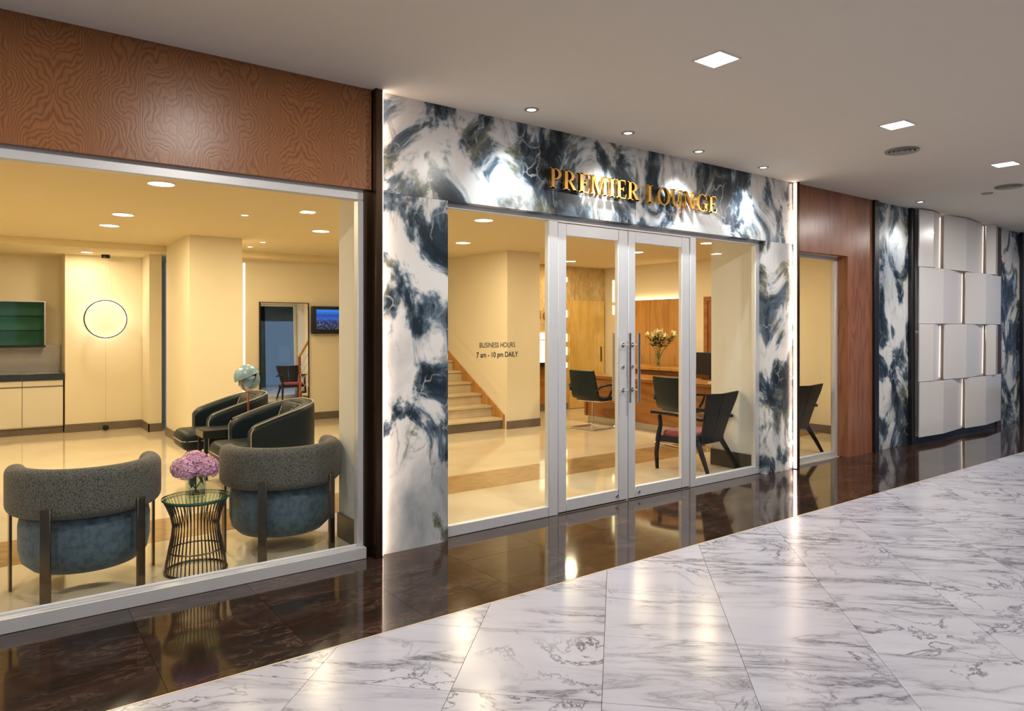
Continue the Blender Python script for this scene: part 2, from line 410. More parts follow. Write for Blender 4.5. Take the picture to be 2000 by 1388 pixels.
def bsweep(bm, path, section, cap=True):
    """path: list of (x,y,nx,ny); section(i) -> closed list of (offset along normal, z)"""
    rings = []
    for i, (x, y, nx, ny) in enumerate(path):
        rings.append([bm.verts.new((x + nx * o, y + ny * o, z)) for o, z in section(i)])
    for a, b in zip(rings, rings[1:]):
        n = len(a)
        for k in range(n): bm.faces.new((a[k], a[(k + 1) % n], b[(k + 1) % n], b[k]))
    if cap: bm.faces.new(rings[0][::-1]); bm.faces.new(rings[-1])
def rrect(o0, o1, z0, z1, r, n=4):
    pts = []
    for cx, cz, a0 in ((o1 - r, z1 - r, 0), (o0 + r, z1 - r, 90), (o0 + r, z0 + r, 180), (o1 - r, z0 + r, 270)):
        for k in range(n + 1):
            a = math.radians(a0 + 90 * k / n); pts.append((cx + r * math.cos(a), cz + r * math.sin(a)))
    return pts
def text_mesh(name, body, size, mat, parent, loc, rot, ext=0.0005, align='LEFT', sx=1.0, off=0.0):
    cu = bpy.data.curves.new(name, 'FONT'); cu.body = body; cu.size = size; cu.extrude = ext; cu.align_x = align; cu.offset = off
    ob = bpy.data.objects.new(name + '_curve', cu); COL.objects.link(ob)
    me = bpy.data.meshes.new_from_object(ob)
    bpy.data.objects.remove(ob); bpy.data.curves.remove(cu)
    me.materials.clear(); me.materials.append(M[mat]); me.name = name
    o = bpy.data.objects.new(name, me); COL.objects.link(o)
    o.location = loc; o.rotation_euler = rot; o.scale = (sx, 1, 1)
    if parent is not None: o.parent = parent
    return o
def copy_tree(o, parent=None):
    c = o.copy(); COL.objects.link(c)
    if parent is not None: c.parent = parent
    for ch in list(o.children): copy_tree(ch, c)
    return c
def light(name, typ, loc, energy, color, rot=(0, 0, 0), **kw):
    d = bpy.data.lights.new(name, typ); d.energy = energy; d.color = color
    for k, v in kw.items(): setattr(d, k, v)
    o = bpy.data.objects.new(name, d); COL.objects.link(o); o.location = loc; o.rotation_euler = rot
    return o

# ================================================================== SETTING
# ---- corridor floor: white diagonal tiles and a dark stone border
EDGE = -1.055
floor = struct(box('floor', -6, 20, -9, 0.1, -0.12, -0.012, 'grout'), 'polished corridor floor of white veined marble with a dark stone border', 'floor')
def clip(poly, f):
    out = []
    for i, p in enumerate(poly):
        q = poly[(i + 1) % len(poly)]; a, b = f(p), f(q)
        if a >= 0: out.append(p)
        if (a >= 0) != (b >= 0):
            t = a / (a - b); out.append((p[0] + (q[0] - p[0]) * t, p[1] + (q[1] - p[1]) * t))
    return out
def tile_obj(name, poly, mat, parent, z1=0.0):
    cx = sum(p[0] for p in poly) / len(poly); cy = sum(p[1] for p in poly) / len(poly)
    bm = bmesh.new()
    a = [bm.verts.new((x - cx, y - cy, -0.015)) for x, y in poly]; b = [bm.verts.new((x - cx, y - cy, z1)) for x, y in poly]
    n = len(poly); bm.faces.new(b)
    for i in range(n): bm.faces.new((a[i], a[(i + 1) % n], b[(i + 1) % n], b[i]))
    return meshobj(name, bm, mat, parent, (cx, cy, 0))
P_ = 0.851; g = 0.0016
ntile = 0
for i in range(-4, 24):
    for j in range(-10, 18):
        u0, u1 = 3.177 + P_ * i + g, 3.177 + P_ * (i + 1) - g       # x - y
        s0, s1 = -0.227 + P_ * j + g, -0.227 + P_ * (j + 1) - g     # x + y
        poly = [((u + s) / 2, (s - u) / 2) for u, s in ((u0, s0), (u1, s0), (u1, s1), (u0, s1))]
        cx = sum(p[0] for p in poly) / 4; cy = sum(p[1] for p in poly) / 4
        if not (-2.2 < cx < 15 and cy > -4.9 and cy < EDGE + .5): continue
        poly = clip(poly, lambda p: EDGE - 0.006 - p[1])
        if len(poly) < 3: continue
        area = abs(sum(p[0] * q[1] - q[0] * p[1] for p, q in zip(poly, poly[1:] + poly[:1]))) / 2
        if area < 0.004: continue
        tile_obj('marble_tile', poly, 'wmarble', floor); ntile += 1
box('plain_slab', -6, 20, -9, -5.35, -0.011, -0.001, 'wmarble', floor)
for k in range(-5, 25):
    x0, x1 = 0.564 + 0.595 * k, 0.564 + 0.595 * (k + 1)
    for y0, y1 in ((EDGE + .006, -0.417), (-0.417, 0.06)):
        gg = 0.0009
        tile_obj('dark_stone_tile', [(x0 + gg, y0 + gg), (x1 - gg, y0 + gg), (x1 - gg, y1 - gg), (x0 + gg, y1 - gg)], 'dstone', floor)
box('inlay_strip', -3, 16, EDGE - .005, EDGE + .005, -0.012, 0.0006, 'edge', floor)

# ---- lounge floor
lfloor = struct(box('floor', -1.6, 9.4, 0.1, 8.2, -0.12, 0.0, 'cream'), 'glossy cream marble floor inside the lounge', 'floor')
box('floor_band', -1.55, 9.25, 1.17, 1.79, 0.0, 0.0012, 'band', lfloor)

# ---- ceilings
ceiling = struct(box('ceiling', -6, 20, -9, 0.35, CEIL, CEIL + .12, 'ceil'), 'smooth grey-white plaster corridor ceiling', 'ceiling')
lceil = struct(box('ceiling', -1.7, 9.45, 0.2, 8.3, LC, LC + .1, 'lceil'), 'warm cream lounge ceiling', 'ceiling')
box('ceiling_soffit', -1.6, 4.74, 6.42, 8.1, 2.495, LC, 'lceil', lceil)

# ---- facade: backing wall with its cladding
wf = struct(box('wall_front', -3.0, 13.6, 0.10, 0.24, 2.34, CEIL, 'pier'), 'shop front wall above the glazing, clad in wood and marble', 'wall')
box('wood_panel', -3.0, 1.932, 0.0, 0.10, 2.332, CEIL, 'header', wf)['label'] = 'book-matched orange wood header over the big window'
def slab(x0, x1, y0, y1, z0, z1, label=None):
    cx, cz = (x0 + x1) / 2, (z0 + z1) / 2
    o = box('marble_slab', x0 - cx + .0008, x1 - cx - .0008, y0, y1, z0 - cz + .0008, z1 - cz - .0008, 'portal', wf, loc=(cx, 0, cz))
    if label: o['label'] = label
    return o
slab(1.99, 4.335, 0, .10, 2.325, CEIL); slab(4.335, 6.665, 0, .10, 2.325, CEIL)
slab(1.99, 2.499, 0, .10, 0, 2.325); slab(6.19, 6.665, 0, .10, 0, 2.325)
slab(8.42, 9.25, .015, .10, 0, CEIL); slab(12.17, 13.0, .015, .10, 0, CEIL)
# right hand wood surround
def wood(x0, x1, y0, y1, z0, z1, mat='rwood'):
    return box('wood_panel', x0, x1, y0, y1, z0, z1, mat, wf)
wood(6.712, 8.315, 0, .10, 2.27, CEIL); wood(7.76, 8.315, 0, .20, 0, 2.27); wood(13.15, 13.6, 0, .1, 0, CEIL)
wb = struct(box('wall_side', 8.0, 14.0, 0.105, 0.24, 0, 2.34, 'pier'), 'plain wall behind the marble and relief panels', 'wall')
# fins and posts
for i, (x0, x1, y0, mt, lab) in enumerate((
        (1.938, 1.988, -.05, 'bronze', 'slim dark bronze fin between the wood header and the marble portal'),
        (6.666, 6.710, -.05, 'bronze', 'slim bronze fin carrying the bright light line beside the marble'),
        (8.318, 8.418, -.03, 'post', 'black post between the orange wood and the marble strip'),
        (9.252, 9.342, -.03, 'post', 'black post between the marble strip and the white relief panels'),
        (11.985, 12.165, -.02, 'brownpost', 'dark brown post at the far end of the white relief panels'),
        (13.002, 13.148, -.03, 'post', 'black post after the farthest marble strip'))):
    struct(box('trim_%d' % (i + 1), x0, x1, y0, .1, 0, CEIL, mt, bev=.003, seg=1), lab, 'trim')
t7 = struct(box('trim_7', 1.90, 1.938, .03, .1, 0, 2.332, 'bronze'), 'recessed dark bronze jamb beside the big window', 'trim')

# ---- far side of the corridor, behind the viewer: dark stone wall with tall openings to the open air
for x0, x1 in ((-6, -1.2), (.6, 3.4), (5.0, 7.6), (9.2, 20)):
    struct(box('wall_opposite', x0, x1, -7.2, -7.0, 0, CEIL, 'teal'), 'dark teal stone wall across the corridor, between tall openings', 'wall')
struct(box('wall_opposite', -6, 20, -7.2, -7.0, 2.3, CEIL, 'teal'), 'dark teal stone lintel across the corridor', 'wall')

# ---- piers and lounge walls
def wall(name, x0, x1, y0, y1, z0, z1, mat, lab):
    return struct(box(name, x0, x1, y0, y1, z0, z1, mat), lab, 'wall')
wall('wall_pier', 1.95, 2.45, .10, .56, 0, LC, 'pier', 'off-white pier between the big window and the entrance')
wall('wall_pier', 6.20, 6.74, .11, .67, 0, LC, 'pier', 'off-white pier between the entrance and the narrow window')
wall('wall_left', -1.72, -1.6, .1, 8.2, 0, LC, 'lwall', 'cream side wall at the kitchenette end of the lounge')
wall('wall_back', -1.6, 2.2, 8.1, 8.25, 0, LC, 'lwall', 'cream wall behind the kitchenette')
wall('wall_back', 2.15, 4.75, 6.79, 6.95, 0, LC, 'lwall', 'cream wall carrying the mirror and the television')
wall('wall_nib', .812, 1.77, 7.46, 8.1, 0, 2.495, 'lwall', 'cream wall behind the glowing ring lamp')
wall('wall_nib', 1.772, 1.93, 6.86, 8.1, 0, 2.495, 'lwall', 'narrow cream pilaster right of the ring lamp wall')
wall('wall_column', 1.907, 2.523, 5.0, 6.40, 0, LC, 'lwall', 'broad cream column behind the leather armchairs')
wall('wall_stair', 5.978, 6.582, 4.08, 6.95, 0, LC, 'lwall', 'cream wall block on the right of the stairs')
wall('wall_stair', 4.75, 6.0, 6.95, 7.1, 0, LC, 'lwall', 'cream wall at the head of the stairs')
wall('wall_rear', 6.582, 9.3, 5.5, 5.65, 0, LC, 'burl', 'pale veneer wall at the rear of the reception')
wall('wall_right', 9.3, 9.45, .1, 5.65, 0, LC, 'lwall', 'cream wall behind the reception desk')
# skirtings
def skirt(x0, x1, y0, y1, side, lab, mat='skirt', h=.115):
    return struct(box('baseboard_' + side, x0, x1, y0, y1, 0, h, mat), lab, 'baseboard')
skirt(.812, 1.757, 7.445, 7.46, 'back', 'grey skirting under the ring lamp')
skirt(1.757, 1.772, 6.845, 7.46, 'nib', 'grey skirting on the side of the pilaster')
skirt(1.757, 1.93, 6.845, 6.86, 'nib', 'grey skirting on the front of the pilaster')
skirt(1.892, 1.907, 4.985, 6.4, 'column', 'grey skirting on the side of the broad column')
skirt(1.892, 2.523, 4.985, 5.0, 'column', 'grey skirting on the front of the broad column')
skirt(2.53, 4.75, 6.775, 6.79, 'back', 'grey skirting under the television wall')
skirt(1.935, 1.95, .1, .56, 'pier', 'dark stone skirting on the pier by the blue barrel chair', 'darkskirt', .17)
skirt(6.185, 6.2, .11, .67, 'pier', 'dark stone skirting on the pier by the black wooden chair', 'darkskirt', .17)
skirt(5.965, 6.582, 4.065, 4.08, 'stair', 'grey skirting on the wall block beside the stairs')
skirt(6.6, 8.36, 5.485, 5.5, 'rear', 'grey skirting under the lit niche')
skirt(9.285, 9.3, .1, 3.0, 'right', 'grey skirting on the reception side wall')

# ---- glazing
def pane(x0, x1, y, z0, z1, parent, nm='pane'):
    return box(nm, x0, x1, y - .004, y + .004, z0, z1, 'pane', parent)
# big window on the left
w1 = struct(empty('window_1', (-.6, .06, 0)), 'big aluminium framed window in front of the barrel chairs', 'window')
def wbox(nm, x0, x1, y0, y1, z0, z1, mat='alu', par=None, off=(0, 0)):
    return box(nm, x0 - off[0], x1 - off[0], y0 - off[1], y1 - off[1], z0, z1, mat, par, bev=.003, seg=1)
o1 = (-.6, .06)
wbox('sill_rail', -2.9, 1.90, .0, .075, 0.0, .072, 'alu', w1, o1)
wbox('head_rail', -2.9, 1.90, .045, .11, 2.268, 2.34, 'alu', w1, o1)
wbox('jamb', 1.862, 1.90, .045, .11, .072, 2.268, 'alu', w1, o1)
wbox('glazing_bead', -2.9, 1.862, .058, .066, .072, .086, 'trimwhite', w1, o1)
pane(-2.3, 2.462, .012, .072, 2.268, w1)
# entrance: frame with two sidelights
YF = .075
w2 = struct(empty('window_2', (3.0, YF, 0)), 'aluminium framed sidelight printed with the business hours', 'window')
o2 = (3.0, YF)
wbox('sill_rail', 2.50, 3.45, YF, .125, 0.0, .078, 'alu', w2, o2)
wbox('head_rail', 2.50, 3.545, YF, .125, 2.29, 2.335, 'alu', w2, o2)
wbox('mullion', 3.45, 3.545, YF, .125, 0, 2.29, 'alu', w2, o2)
p2 = pane(-.5, .45, .022, .078, 2.29, w2)
text_mesh('lettering', 'BUSINESS HOURS', .052, 'text', p2, (-.022, .0165, 1.314), (PI / 2, 0, 0), .0004, 'CENTER', .80, .0005)
text_mesh('lettering', '7 am - 10 pm DAILY', .054, 'text', p2, (-.022, .0165, 1.243), (PI / 2, 0, 0), .0004, 'CENTER', .82, .0012)
w3 = struct(empty('window_3', (5.66, YF, 0)), 'aluminium framed sidelight beside the right marble jamb', 'window')
o3 = (5.66, YF)
wbox('sill_rail', 5.208, 6.19, YF, .125, 0.0, .078, 'alu', w3, o3)
wbox('head_rail', 5.125, 6.19, YF, .125, 2.29, 2.335, 'alu', w3, o3)
wbox('mullion', 5.125, 5.208, YF, .125, 0, 2.29, 'alu', w3, o3)
wbox('jamb', 6.125, 6.19, YF, .125, .078, 2.29, 'alu', w3, o3)
pane(-.452, .465, .022, .078, 2.29, w3)
tr8 = struct(box('trim_8', 3.545, 5.125, YF, .125, 2.285, 2.335, 'alu'), 'aluminium head rail over the double doors', 'trim')
def door_leaf(n, x0, x1, hx, lab):
    d = struct(empty('door_%d' % n, ((x0 + x1) / 2, YF, 0)), lab, 'door')
    o = ((x0 + x1) / 2, YF)
    a = .085
    wbox('stile', x0, x0 + a, YF + .005, .12, .012, 2.28, 'alu', d, o)
    wbox('stile', x1 - a - .03, x1, YF + .005, .12, .012, 2.28, 'alu', d, o) if n == 1 else wbox('stile', x1 - a - .02, x1, YF + .005, .12, .012, 2.28, 'alu', d, o)
    wbox('top_rail', x0 + a, x1 - a - .02, YF + .005, .12, 2.185, 2.28, 'alu', d, o)
    wbox('bottom_rail', x0 + a, x1 - a - .02, YF + .005, .12, .012, .105, 'alu', d, o)
    wbox('door_seal', x0 + .01, x1 - .01, YF + .012, .11, .002, .013, 'seal', d, o)
    box('pane', x0 + a - o[0], x1 - a - .02 - o[0], .021, .027, .105, 2.185, 'pane', d)
    for sd, yy in ((-1, -.075), (1, .115)):
        hb = tube('pull_handle', [(hx - o[0], yy, .835), (hx - o[0], yy, 1.415)], .0125, 'chrome', d, 12)
        for z in (.935, 1.315):
            tube('handle_mount', [(hx - o[0], yy, z), (hx - o[0], 0.01 if sd < 0 else .05, z)], .008, 'chrome', hb, 8)
            lathe('mount_plate', [(0, 0), (.018, 0), (.018, .008), (0, .008)], 'chrome', hb, 16, (hx - o[0], .006 if sd < 0 else .044, z), (PI / 2, 0, 0))
    lathe('lock', [(0, 0), (.016, 0), (.014, .01), (0, .01)], 'steel', d, 14, (hx - o[0], .006, 1.13), (PI / 2, 0, 0))
    lathe('floor_lock', [(0, 0), (.014, 0), (.012, .008), (0, .008)], 'steel', d, 14, ((x1 - .13 if n == 1 else x0 + .13) - o[0], .006, .055), (PI / 2, 0, 0))
    return d
door_leaf(1, 3.55, 4.322, 4.262, 'left leaf of the aluminium and glass entrance door')
door_leaf(2, 4.328, 5.12, 4.372, 'right leaf of the aluminium and glass entrance door')
w4 = struct(empty('window_4', (7.25, .12, 0)), 'narrow window set in the orange wood surround', 'window')
o4 = (7.25, .12)
wbox('sill_rail', 6.74, 7.76, .12, .17, 0, .06, 'alu', w4, o4)
wbox('head_rail', 6.74, 7.76, .12, .17, 2.225, 2.27, 'alu', w4, o4)
wbox('jamb', 7.71, 7.76, .12, .17, .06, 2.225, 'alu', w4, o4)
pane(-.51, .46, .02, .06, 2.225, w4)

# ---- white relief wall
wr = struct(box('wall_relief', 9.345, 11.98, .02, .10, 0, CEIL, 'whitelac'), 'white relief wall of folded lacquered panels glowing at the gaps', 'wall')
box('plinth', 9.345, 11.98, -.01, .02, 0, .075, 'post', wr)
def relief(x0, x1, z0, z1):
    wd = x1 - x0
    prof = [(x0 + .002, -.075), (x0 + wd * .43, -.112), (x1 - .002, -.034)]
    bm = bmesh.new()
    fr = [(x, y) for x, y in prof]; th = .012
    f0 = [bm.verts.new((x, y, z0)) for x, y in fr]; f1 = [bm.verts.new((x, y - .006, z1)) for x, y in fr]
    b0 = [bm.verts.new((x, y + th, z0)) for x, y in fr]; b1 = [bm.verts.new((x, y + th - .006, z1)) for x, y in fr]
    for i in range(2):
        bm.faces.new((f0[i], f0[i + 1], f1[i + 1], f1[i])); bm.faces.new((b0[i + 1], b0[i], b1[i], b1[i + 1]))
        bm.faces.new((f0[i], b0[i], b0[i + 1], f0[i + 1])); bm.faces.new((f1[i], f1[i + 1], b1[i + 1], b1[i]))
    bm.faces.new((f0[0], f1[0], b1[0], b0[0])); bm.faces.new((f0[2], b0[2], b1[2], f1[2]))
    p = meshobj('relief_panel', bm, 'whitelac', wr)
    return p
zs = [.085, .784, 1.515, 2.233, CEIL - .012]
for r in range(4):
    z0, z1 = zs[r] + .003, zs[r + 1] - .003
    xs = [9.35, 10.734, 12.10] if r in (0, 2) else [9.345, 10.062, 11.448, 11.975]
    for k, (x0, x1) in enumerate(zip(xs, xs[1:])):
        relief(x0, x1, z0, z1)
        if x0 > 9.4: box('glow_strip', x0 + .055, x0 + .061, -.056, -.048, z0 + .02, z1 - .02, 'relled', wr)

# ---- light lines on the fins
for (x0, x1, lab) in ((1.9885, 1.993, 'warm vertical light line hidden behind the fin on the wood header side'), (6.6605, 6.6655, 'bright vertical light line on the fin at the right end of the portal')):
    tag(box('led_strip', x0, x1, -.040, -.010, .01, CEIL - .01, 'led'), lab, 'light')

# ---- corridor lights, vents
def square_light(x, y, lab):
    t = tag(empty('square_downlight', (x, y, CEIL)), lab, 'ceiling light', 'square recessed lights along the corridor ceiling')
    s = .085
    bm = bmesh.new()
    for (a, b_, c_, d) in ((-s - .012, s + .012, -s - .012, -s), (-s - .012, s + .012, s, s + .012), (-s - .012, -s, -s, s), (s, s + .012, -s, s)):
        bbox(bm, a, b_, c_, d, -.004, 0)
    meshobj('trim_ring', bm, 'trimwhite', t)
    box('light_panel', -s, s, -s, s, -.003, 0, 'sqled', t)
    light('square_lamp', 'AREA', (x, y, CEIL - .012), SQUARE_W, (1.0, .95, .90), size=.16, shape='SQUARE')
SQL = 'white square recessed light elsewhere along the corridor ceiling'
SQ = {3.276: 'white square recessed light out in front of the sign letters', 5.41: 'white square recessed light before the nearer round air vent', 7.50: 'white square recessed light between the two round air vents'}
for i, x in enumerate((-3.0, -.95, 1.15, 3.276, 5.41, 7.50, 9.6, 11.7)):
    square_light(x, -1.62, SQ.get(x, SQL))
for x in (-.95, 3.276, 7.5, 11.7): square_light(x, -4.6, SQL)
def spot(x, y, lab, e=SPOT_W, grp='small wall washing spotlights over the portal'):
    t = tag(empty('spotlight', (x, y, CEIL)), lab, 'spotlight', grp)
    lathe('trim_ring', [(.030, 0), (.052, 0), (.052, -.004), (.034, -.006), (.030, -.002)], 'vent', t, 24)
    lathe('lens', [(0, -.002), (.030, -.002)], 'disc', t, 20)
    d = light('spot_lamp', 'SPOT', (x, y, CEIL - .02), e, (.80, .90, 1.0), rot=(math.radians(11), 0, 0), spot_size=math.radians(92), spot_blend=1.0, shadow_soft_size=.03)
for x, y, w_ in ((2.995, -.29, 'over the sidelight before the first sign letter'), (3.952, -.28, 'over the word PREMIER of the sign'), (4.85, -.24, 'over the word LOUNGE of the sign'), (5.815, -.22, 'past the last sign letter')):
    spot(x, y, 'small round ceiling spotlight ' + w_)
spot(8.9, -.28, 'small round spotlight over the marble strip by the relief wall', SPOT_W * .6)
def vent(x, y, lab):
    t = tag(empty('ceiling_vent', (x, y, CEIL)), lab, 'vent', 'round air vents in the corridor ceiling')
    for r0, r1 in ((.105, .13), (.07, .092), (.035, .057), (0.0, .022)):
        lathe('vent_ring', [(r0, 0), (r0, -.008), (r1, -.016), (r1, 0)] if r0 else [(0, -.012), (r1, -.014), (r1, 0)], 'vent', t, 32)
    lathe('vent_throat', [(0, -.001), (.11, -.001)], 'void', t, 32)
vent(6.2, -1.295, 'round grey air vent in the ceiling before the orange wood surround'); vent(8.67, -1.262, 'round grey air vent beside the small detector disc')
tag(lathe('smoke_detector', [(0, -.012), (.05, -.012), (.06, -.002), (.06, 0)], 'vent', None, 24, (8.93, -.97, CEIL)), 'small flat detector disc near the far round vent', 'detector')

# ---- lounge downlights
def downlight(x, y, r=.095, e=LOUNGE_W, lab='round white downlight in the lounge ceiling', z=LC, grp='round downlights in the lounge ceiling'):
    t = tag(empty('downlight', (x, y, z)), lab, 'ceiling light', grp)
    lathe('trim_ring', [(r, 0), (r + .014, 0), (r + .014, -.004), (r, -.007)], 'trimwhite', t, 28)
    lathe('lens', [(0, -.004), (r, -.004)], 'disc', t, 24)
    light('downlight_lamp', 'AREA', (x, y, z - .014), e, LOUNGE_C, shape='DISK', size=r * 1.8)
for x, y, w_ in ((1.06, 1.93, 'just behind the barrel chairs'), (1.04, 3.78, 'beside the black leather armchairs, nearer the barrel chairs'), (1.03, 4.70, 'beside the broad column, nearer the ring lamp'),
                 (3.06, 3.75, 'before the television wall'), (4.12, 1.95, 'just inside the sidelight with the lettering'), (4.98, 3.70, 'at the foot of the stairs'), (7.78, 4.76, 'before the yellow door'),
                 (7.66, 3.13, 'over the middle of the reception desk'), (7.60, 1.80, 'over the desk end near the wooden armchairs'), (-.5, 2.9, 'over the open floor short of the kitchenette'), (-.5, 5.2, 'over the floor just before the kitchenette')):
    downlight(x, y, lab='round white downlight in the lounge ceiling ' + w_)
downlight(1.03, 7.0, .07, LOUNGE_W * .6, 'round white downlight in the lowered soffit above the ring lamp', 2.495, 'soffit downlights')
for x, y, w_ in ((2.02, 3.09, 'above the table lamp'), (2.86, 5.83, 'nearest the pinkish light line'), (2.84, 5.2, 'beside the front of the broad column'), (7.5, 2.2, 'over the reception desk')):
    downlight(x, y, .035, LOUNGE_W * .35, 'small eyeball spotlight in the lounge ceiling ' + w_, LC, 'small eyeball spots in the lounge ceiling')

# ================================================================== SIGN
def rect(x0, z0, x1, z1): return [(x0, z0), (x1, z0), (x1, z1), (x0, z1)]
def arc(cx, cz, ro, zo, ri, zi, a0, a1, n=14):
    out = []
    for k in range(n):
        a, b_ = math.radians(a0 + (a1 - a0) * k / n), math.radians(a0 + (a1 - a0) * (k + 1) / n)
        out.append([(cx + ri * math.cos(a), cz + zi * math.sin(a)), (cx + ro * math.cos(a), cz + zo * math.sin(a)),
                    (cx + ro * math.cos(b_), cz + zo * math.sin(b_)), (cx + ri * math.cos(b_), cz + zi * math.sin(b_))])
    return out
S = .045
def g_I(): return .36, [rect(.10, 0, .26, 1), rect(0.02, 0, .34, S), rect(.02, 1 - S, .34, 1)]
def g_P(): return .62, [rect(.08, 0, .24, 1), rect(0, 0, .34, S), rect(0, 1 - S, .24, 1)] + arc(.24, .72, .36, .28, .20, .235, -90, 90)
def g_R(): return .76, g_P()[1] + [[(.26, .47), (.42, .47), (.74, 0), (.56, 0)], rect(.56, 0, .76, S)]
def g_E(): return .60, [rect(.08, 0, .24, 1), rect(0, 0, .56, .06), rect(0, .94, .54, 1), rect(.24, .485, .44, .54), [(.50, .94), (.54, .94), (.55, .76), (.53, .76)], [(.52, .06), (.56, .06), (.60, .25), (.57, .25)], [(.42, .40), (.45, .40), (.45, .63), (.42, .63)]]
def g_M(): return .98, [rect(.08, 0, .14, 1), rect(.74, 0, .90, 1), rect(0, 0, .24, S), rect(.66, 0, .98, S), rect(0, 1 - S, .16, 1), rect(.80, 1 - S, .98, 1), [(.08, 1), (.25, 1), (.52, .12), (.43, 0)], [(.43, 0), (.50, .06), (.80, 1), (.74, 1)]]
def g_L(): return .58, [rect(.08, 0, .24, 1), rect(0, 0, .54, .06), rect(0, 1 - S, .34, 1), [(.50, .06), (.54, .06), (.58, .27), (.55, .27)]]
def g_O(): return .86, arc(.43, .5, .43, .52, .26, .46, 0, 360, 36)
def g_U(): return .80, [rect(.08, .32, .24, 1), rect(.64, .32, .71, 1), rect(0, 1 - S, .34, 1), rect(.54, 1 - S, .80, 1)] + arc(.395, .33, .315, .35, .155, .28, 180, 360, 20)
def g_N(): return .86, [rect(.08, 0, .14, 1), rect(.70, 0, .76, 1), rect(0, 0, .24, S), rect(.60, 1 - S, .86, 1), [(0, 1), (.24, 1), (.76, .0), (.68, 0)], rect(0, 1 - S, .2, 1)]
def g_G(): return .84, arc(.43, .5, .43, .52, .26, .46, 48, 318, 30) + [rect(.60, .06, .76, .44), rect(.52, .42, .84, .46), [(.68, .93), (.72, .93), (.73, .70), (.70, .70)]]
GL = dict(I=g_I, P=g_P, R=g_R, E=g_E, M=g_M, L=g_L, O=g_O, U=g_U, N=g_N, G=g_G)
sign = tag(empty('wall_sign', (3.36, 0, 2.512)), 'raised brass serif letters PREMIER LOUNGE on the marble portal', 'sign')
text = 'PREMIER LOUNGE'; gap = .085; CAP = .15
tot = sum((.42 if ch == ' ' else GL[ch]()[0] + gap) for ch in text) - gap
kx = 1.985 / (tot * CAP)
x = 0.0
for ch in text:
    if ch == ' ': x += .42; continue
    wd, polys = GL[ch]()
    bm = bmesh.new()
    for p in polys: bprism(bm, [(q[0] * CAP * kx, q[1] * CAP) for q in p], -.052, -.022)
    lt = meshobj('letter', bm, 'gold', sign, (x * CAP * kx, 0, 0))
    for px_ in (.16, ):
        tube('letter_pin', [(.16 * CAP * kx, -.03, .5 * CAP), (.16 * CAP * kx, .0, .5 * CAP)], .003, 'gold', lt, 6)
    x += wd + gap

# ================================================================== FURNITURE by the big window
def barrel_chair(loc, rz, lab):
    t = tag(empty('barrel_chair', loc, rz), lab, 'chair', 'barrel chairs behind the big window')
    R0 = .335
    path = []
    ext = .10
    for k in range(4): path.append((-R0, ext - ext * k / 4, -1, 0))
    for k in range(33):
        a = PI + PI * k / 32; path.append((R0 * math.cos(a), R0 * math.sin(a), math.cos(a), math.sin(a)))
    for k in range(1, 5): path.append((R0, ext * k / 4, 1, 0))
    n = len(path)
    def sec(i):
        e = min(i, n - 1 - i)
        s = (.55, .85, .97)[e] if e < 3 else 1.0
        return [(o * s, .565 + (z - .565) * (s * .4 + .6)) for o, z in rrect(-.055, .055, .43, .70, .052, 5)]
    bm = bmesh.new(); bsweep(bm, path, sec)
    meshobj('back_band', bm, 'boucle', t, smooth=60)['label'] = 'curved speckled grey upholstered back'
    prof = [(0, .10), (.20, .10), (.27, .115), (.315, .16), (.33, .23), (.33, .36), (.318, .42), (.28, .452), (.2, .462), (0, .465)]
    lathe('seat', prof, 'velvet', t, 40, smooth=60)['label'] = 'deep round blue-grey velvet seat'
    for x_, y_, a in ((-.225, -.325, -.60), (.225, -.325, .60), (-.36, .04, -1.5), (.36, .04, 1.5)):
        box('leg', -.027, .027, -.007, .007, 0, .50, 'gunmetal', t, bev=.002, seg=1, loc=(x_, y_, 0), rot=(0, 0, a))
    return t
barrel_chair((.438, .64, 0), 0.03, 'blue-grey barrel chair on the far side of the wire table from the white pier')
barrel_chair((1.572, .64, 0), 0.0, 'blue-grey barrel chair between the wire table and the white pier')

# wire side table
tb = tag(empty('wire_side_table', (.985, .42, 0)), 'waisted bronze wire side table with a round glass top', 'table')
prf = [(.172, 0.0), (.165, .06), (.150, .14), (.134, .22), (.128, .28), (.140, .34), (.164, .40), (.180, .432)]
bm = bmesh.new(); btube(bm, [(prf[0][0] * math.cos(2 * PI * k / 40), prf[0][0] * math.sin(2 * PI * k / 40), .008) for k in range(40)], .007, 6, True)
meshobj('base_ring', bm, 'wire', tb, smooth=50)
for rr, zz, nm in ((.152, .13, 'lower_hoop'), (.175, .425, 'top_hoop')):
    bm = bmesh.new(); btube(bm, [(rr * math.cos(2 * PI * k / 40), rr * math.sin(2 * PI * k / 40), zz) for k in range(40)], .005, 6, True); meshobj(nm, bm, 'wire', tb, smooth=50)
bm = bmesh.new(); btube(bm, [(r, 0, z) for r, z in prf], .0034, 6)
wireo = meshobj('wire', bm, 'wire', tb, smooth=50)
for k in range(1, 44):
    c = wireo.copy(); COL.objects.link(c); c.parent = tb; c.rotation_euler = (0, 0, 2 * PI * k / 44)
gt = lathe('glass_top', [(0, .433), (.188, .433), (.188, .443), (0, .443)], 'tglass', tb, 48)
lathe('glass_rim', [(.1881, .4335), (.1895, .4335), (.1895, .4425), (.1881, .4425)], 'gedge', gt, 48)
